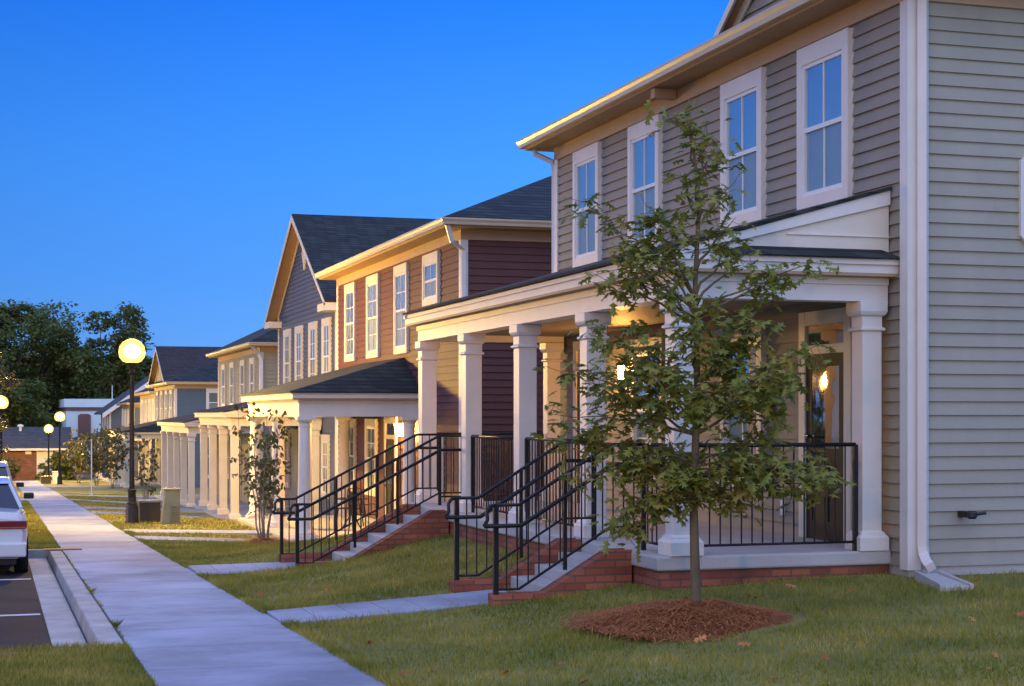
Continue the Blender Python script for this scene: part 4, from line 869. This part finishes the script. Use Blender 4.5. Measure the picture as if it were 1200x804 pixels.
# ------------------------------------------------------------------ small things
m = MB(); m.box(.74, 1.38, 29.70, 29.92, s_(29.8) + .002, s_(29.8) + .025); tag(m.build('plank', 'plank', bevel=.004), 'rusty brown plank lying across curb and sidewalk by the white car', 'plank')
m = MB(); zb = .035; O = Vector((8.63, 14.10, 0)); U = Vector((-.22, -.975, 0)).normalized(); N_ = Vector((U.y, -U.x, 0))
for (a, b, h0, h1) in ((-.13, -.10, .05, .03), (.10, .13, .05, .03), (-.10, .10, .02, .010)):
    m.hexa([O + N_ * a + Vector((0, 0, zb - .06)), O + N_ * b + Vector((0, 0, zb - .06)), O + N_ * b * 1.25 + U * .82 + Vector((0, 0, zb - .10)), O + N_ * a * 1.25 + U * .82 + Vector((0, 0, zb - .10)),
            O + N_ * a + Vector((0, 0, zb + h0)), O + N_ * b + Vector((0, 0, zb + h0)), O + N_ * b * 1.25 + U * .82 + Vector((0, 0, zb - .03 + h1)), O + N_ * a * 1.25 + U * .82 + Vector((0, 0, zb - .03 + h1))])
tag(m.build('splash_block', 'conc', bevel=.006), 'pale concrete splash block in the grass below the downspout', 'splash block')
bx, by = 4.02, 41.0; z = lawn_z(bx, by)
t = thing('utility_pedestal', 'pale green utility pedestal with louvred side beside the lamp post', 'utility box', (bx, by, z))
m = MB(); m.hexa([(bx - .26, by - .2, z - .1), (bx + .2, by - .2, z - .1), (bx + .2, by + .2, z - .1), (bx - .26, by + .2, z - .1), (bx - .15, by - .17, z + .82), (bx + .2, by - .17, z + .82), (bx + .2, by + .2, z + .82), (bx - .15, by + .2, z + .82)]); m.build('cabinet', 'green', t, bevel=.01)
m = MB(); m.box(bx - .18, bx + .23, by - .2, by + .23, z + .821, z + .87); m.build('lid', 'green', t, bevel=.01)
m = MB()
for k in range(6): m.box(bx - .02, bx + .16, by - .235, by - .2, z + .08 + k * .07, z + .12 + k * .07)
m.build('louvres', 'green', t)
bx, by = 3.62, 42.3; z = lawn_z(bx, by)
t = thing('transformer_box', 'dark brown box with grey lid between lamp post and pedestal', 'utility box', (bx, by, z))
m = MB(); m.box(bx - .27, bx + .24, by - .3, by + .25, z - .1, z + .50); m.build('cabinet', 'boxbrown', t, bevel=.012)
m = MB(); m.box(bx - .3, bx + .27, by - .33, by + .28, z + .501, z + .56); m.build('lid', 'lid', t, bevel=.012)
m = MB(); zz = lawn_z(3.84, 74); m.tube([(3.84, 74, zz - .1), (3.84, 74, zz + 2.5)], .028, 6); m.box(3.80, 3.88, 73.96, 74.04, zz - .05, zz + .12); tag(m.build('marker_post', 'sash'), 'thin white post standing in the lawn beyond the lamp', 'post')
bx, by = 3.55, 109.5; z = lawn_z(bx, by); m = MB(); m.box(bx - .3, bx + .1, by - .2, by + .2, z - .1, z + .75); m.box(bx - .33, bx + .13, by - .23, by + .23, z + .751, z + .8); tag(m.build('utility_pedestal', 'cream', bevel=.01), 'small cream pedestal at the foot of the distant lamps', 'utility box')
bx = 2.9; m = MB(); m.box(bx - .35, bx + .25, by - .2, by + .2, z - .1, z + .45); m.box(bx - .38, bx + .28, by - .23, by + .23, z + .451, z + .5); tag(m.build('transformer_box', 'boxbrown', bevel=.01), 'small brown box left of the cream pedestal by the distant lamps', 'utility box')
# porch table and chairs at house 2
def chair(label, x, y, rz):
    z = -1.0; t = thing('patio_chair', label, 'chair', (0, 0, 0), 'black patio chairs on the maroon house porch')
    m = MB(); m.box(-.23, .23, -.22, .22, .42, .45); m.build('seat', 'furn', t, bevel=.01)
    m = MB(); m.tube([(-.21, .22, .45), (-.20, .28, .86), (0, .31, .90), (.20, .28, .86), (.21, .22, .45)], .014, 6)
    for k in range(-2, 3): m.tube([(k * .075, .225, .45), (k * .075, .295, .88)], .008, 5)
    m.build('backrest', 'furn', t)
    for sx in (-1, 1):
        for sy in (-1, 1): m = MB(); m.tube([(sx * .2, sy * .19, .43), (sx * .23, sy * .24, 0)], .014, 6); m.build('leg', 'furn', t)
        m = MB(); m.tube([(sx * .21, .24, .66), (sx * .25, 0, .67), (sx * .24, -.2, .64), (sx * .215, -.2, .44)], .013, 6); m.build('armrest', 'furn', t)
    t.location = (x, y, z); t.rotation_euler = (0, 0, rz); return t
c0 = chair('black patio chair right of the small round table, closest to the iron railing', 7.55, 35.1, 2.3)
dup(c0, (7.75, 37.5, -1.0), 'black patio chair left of the small round table on the maroon house porch', -.7)
t = thing('bistro_table', 'small round black table on the maroon house porch', 'table', (7.55, 36.3, -1.0))
m = MB(); m.lathe([(.33, .70), (.345, .71), (.345, .725), (.33, .73)], (7.55, 36.3, -1.0), 24); m.build('tabletop', 'furn', t, smooth=True)
for k in range(3):
    a = k * 2.094 + .4; m = MB(); m.tube([(7.55 + .05 * math.cos(a), 36.3 + .05 * math.sin(a), -.30), (7.55 + .04 * math.cos(a), 36.3 + .04 * math.sin(a), -.65), (7.55 + .27 * math.cos(a), 36.3 + .27 * math.sin(a), -1.0)], .016, 6); m.build('leg', 'furn', t)
# ------------------------------------------------------------------ cars
def car(name, label, x, y, z, L, Wd, prof, roofprof, paint, tail, wheel_r=.31, wb=(.95, 3.55), tl=(.62, .80), group='cars parked along the curb', gl_in=.16):
    """prof: (y, ztop, half width factor) lower body stations from the rear; roofprof: (y, z) cabin outline"""
    t = thing(name, label, 'car', (x, y, z), group); ox, oy, oz = x, y, z
    body = MB(); V = []; n = len(prof)
    def sect(yy, zt, wf, zbm):
        w = Wd / 2 * wf
        return [(-w * .86, yy, zbm), (-w * .98, yy, zbm + .10), (-w, yy, (zbm + zt) / 2 + .02), (-w * .97, yy, zt - .10), (-w * .88, yy, zt - .015), (-w * .5, yy, zt + .012), (0, yy, zt + .02),
                (w * .5, yy, zt + .012), (w * .88, yy, zt - .015), (w * .97, yy, zt - .10), (w, yy, (zbm + zt) / 2 + .02), (w * .98, yy, zbm + .10), (w * .86, yy, zbm)]
    for (yy, zt, wf, zb) in prof: V += [(ox + a, oy + b, oz + c) for a, b, c in sect(yy, zt, wf, zb)]
    k = 13; fs = [(i * k + j, i * k + j + 1, (i + 1) * k + j + 1, (i + 1) * k + j) for i in range(n - 1) for j in range(k - 1)] + [(i * k, (i + 1) * k, (i + 1) * k + k - 1, i * k + k - 1) for i in range(n - 1)]
    fs += [tuple(range(k)), tuple((n - 1) * k + j for j in range(k))[::-1]]
    body.add(V, fs); b = body.build('body', paint, t, smooth=True)
    # cabin: glass volume with painted roof and pillars
    g = MB(); r0 = roofprof; V = []
    for (yy, zz, wf) in r0: w = Wd / 2 * wf; V += [(ox - w, oy + yy, oz + zz), (ox + w, oy + yy, oz + zz)]
    N = len(r0); fs = [tuple(range(0, 2 * N, 2)), tuple(range(1, 2 * N, 2))[::-1]] + [(2 * i, 2 * i + 1, 2 * (i + 1) + 1, 2 * (i + 1)) for i in range(N - 1)]
    g.add(V, fs); g.build('windows', 'carglass', t)
    r = MB()
    P = [[(ox + s * Wd / 2 * (wf + .006), oy + yy, oz + zz + .006) for yy, zz, wf in r0] for s in (-1, 1)]
    top = [i for i in range(N) if r0[i][1] > max(q[1] for q in r0) - .10]
    V = []
    for i in top: V += [P[0][i], P[1][i]]
    r.add([(a, b_, c - .02) for a, b_, c in V] + [(a, b_, c + .02) for a, b_, c in V], [(2 * i + 2 * len(top), 2 * i + 1 + 2 * len(top), 2 * i + 3 + 2 * len(top), 2 * i + 2 + 2 * len(top)) for i in range(len(top) - 1)] + [(2 * i, 2 * i + 2, 2 * i + 2 + 2 * len(top), 2 * i + 2 * len(top)) for i in range(len(top) - 1)] + [(2 * i + 1, 2 * i + 3, 2 * i + 3 + 2 * len(top), 2 * i + 1 + 2 * len(top)) for i in range(len(top) - 1)])
    for s in (0, 1):
        for i in range(N - 1): r.tube([P[s][i], P[s][i + 1]], .028, 6)
        mid = N // 2; a = P[s][mid]; sx = -1 if s == 0 else 1
        bb = (ox + sx * Wd / 2 * r0[0][2], a[1] - .02, oz + r0[0][1]); r.tube([a, bb], .032, 6)
    r.build('roof', paint, t, smooth=True)
    for s in (-1, 1):
        for yy in wb:
            cx = ox + s * (Wd / 2 - .10); w = MB(); a = Vector((cx - .10, oy + yy, oz + wheel_r)); w.v = []
            seg = 22; prf = [(-.10, wheel_r * .62), (-.105, wheel_r * .92), (-.07, wheel_r), (.07, wheel_r), (.105, wheel_r * .92), (.10, wheel_r * .62)]
            V = [(cx + d, oy + yy + rr * math.cos(2 * math.pi * q / seg), oz + wheel_r + rr * math.sin(2 * math.pi * q / seg)) for d, rr in prf for q in range(seg)]
            w.add(V, [(i * seg + q, i * seg + (q + 1) % seg, (i + 1) * seg + (q + 1) % seg, (i + 1) * seg + q) for i in range(5) for q in range(seg)])
            wo_ = w.build('wheel', 'tyre', t, smooth=True)
            w = MB(); V = [(cx + s * .075, oy + yy + wheel_r * .62 * math.cos(2 * math.pi * q / seg), oz + wheel_r + wheel_r * .62 * math.sin(2 * math.pi * q / seg)) for q in range(seg)] + [(cx + s * .095, oy + yy, oz + wheel_r)]
            w.add(V, [(q, (q + 1) % seg, seg) for q in range(seg)]); w.build('rim', 'rim', wo_)
            w = MB(); V = [(ox + s * (Wd / 2 + .004), oy + yy + (wheel_r + .06) * math.cos(math.pi * q / 14), oz + wheel_r + (wheel_r + .06) * math.sin(math.pi * q / 14)) for q in range(15)]
            V2 = [(ox + s * (Wd / 2 - .22), p[1], p[2]) for p in V]
            w.add(V + V2 + [(ox + s * (Wd / 2 + .004), oy + yy, oz + wheel_r)], [(q, q + 1, 30) for q in range(14)]); w.build('wheel_arch', 'blackp', t)
        m = MB(); x0, x1 = sorted((ox + s * Wd / 2 * .97, ox + s * Wd / 2 * .42)); m.box(x0, x1, oy - .025, oy + .08, oz + tl[0], oz + tl[1]); q = m.build('tail_light', 'red', t, bevel=.01)
        m = MB(); x0, x1 = sorted((ox + s * Wd / 2 * .95, ox + s * Wd / 2 * .46)); m.box(x0, x1, oy - .030, oy - .02, oz + tl[0] + .012, oz + tl[0] + .030); m.build('indicator', 'amber', q)
        m = MB(); m.box(*sorted((ox + s * (Wd / 2 - .03), ox + s * (Wd / 2 + .135))), oy + tail, oy + tail + .12, oz + .92 + (tl[0] - .62), oz + 1.02 + (tl[0] - .62)); m.build('wing_mirror', 'blackp', t, bevel=.02)
        m = MB(); x0, x1 = sorted((ox + s * Wd / 2 * .9, ox + s * Wd / 2 * .55)); m.box(x0, x1, oy + L - .06, oy + L + .02, oz + tl[0] - .05, oz + tl[1] - .05); m.build('headlight', 'sash', t, bevel=.01)
    m = MB(); m.box(ox - Wd / 2 * .96, ox + Wd / 2 * .96, oy - .09, oy + .06, oz + .33, oz + .55); m.build('rear_bumper', paint, t, bevel=.03)
    m = MB(); m.box(ox - Wd / 2 * .94, ox + Wd / 2 * .94, oy + L - .08, oy + L + .08, oz + .3, oz + .5); m.build('front_bumper', paint, t, bevel=.03)
    m = MB(); m.box(ox - .26, ox + .26, oy - .098, oy - .0901, oz + .38, oz + .50); m.build('licence_plate', 'sash', t)
    m = MB(); m.box(ox - Wd / 2 * .8, ox + Wd / 2 * .8, oy + .2, oy + L - .2, oz + .20, oz + .36); m.build('underbody', 'blackp', t)
car('parked_car', 'white sedan parked at the curb, tail light toward the camera', -.46, 25.7, s_(27.5) - .15, 4.75, 1.76,
    [(.0, .90, .90, .40), (.06, 1.00, .95, .30), (.5, 1.03, .99, .26), (1.2, 1.01, 1, .24), (2.4, .98, 1, .22), (3.3, .95, 1, .24), (4.2, .86, .98, .26), (4.65, .74, .90, .30), (4.75, .62, .84, .38)],
    [(.62, 1.02, .88), (1.10, 1.36, .70), (1.35, 1.42, .68), (2.1, 1.43, .68), (2.6, 1.38, .68), (3.35, .97, .88)], 'carwhite', 3.0, tl=(.75, .87))
car('parked_suv', 'silver van-like car parked ahead of the white sedan', -.53, 34.2, s_(36.5) - .15, 4.6, 1.82,
    [(.0, 1.02, .92, .42), (.05, 1.08, .97, .34), (.6, 1.08, 1, .3), (1.8, 1.05, 1, .28), (3.2, 1.02, 1, .28), (4.1, .96, .98, .3), (4.5, .85, .92, .34), (4.6, .7, .86, .42)],
    [(.06, 1.08, .90), (.30, 1.62, .74), (.5, 1.68, .72), (2.0, 1.69, .72), (2.5, 1.64, .72), (3.4, 1.03, .90)], 'carsilver', 3.0, wheel_r=.34, tl=(.82, 1.06))
# clay patch near the verge
m = MB(); m.add([(x, y, s_(y) + .006) for x, y in ((-.9, 13.9), (.05, 13.95), (.22, 14.12), (.0, 14.32), (-.9, 14.38))], [(0, 1, 2, 3, 4)]); struct(m.build('bare_soil', 'clay'))
for o in ORGS:
    if 'org' in o.keys(): del o['org']
for o in bpy.data.objects:
    if o.parent is None and 'org' in o.keys(): del o['org']
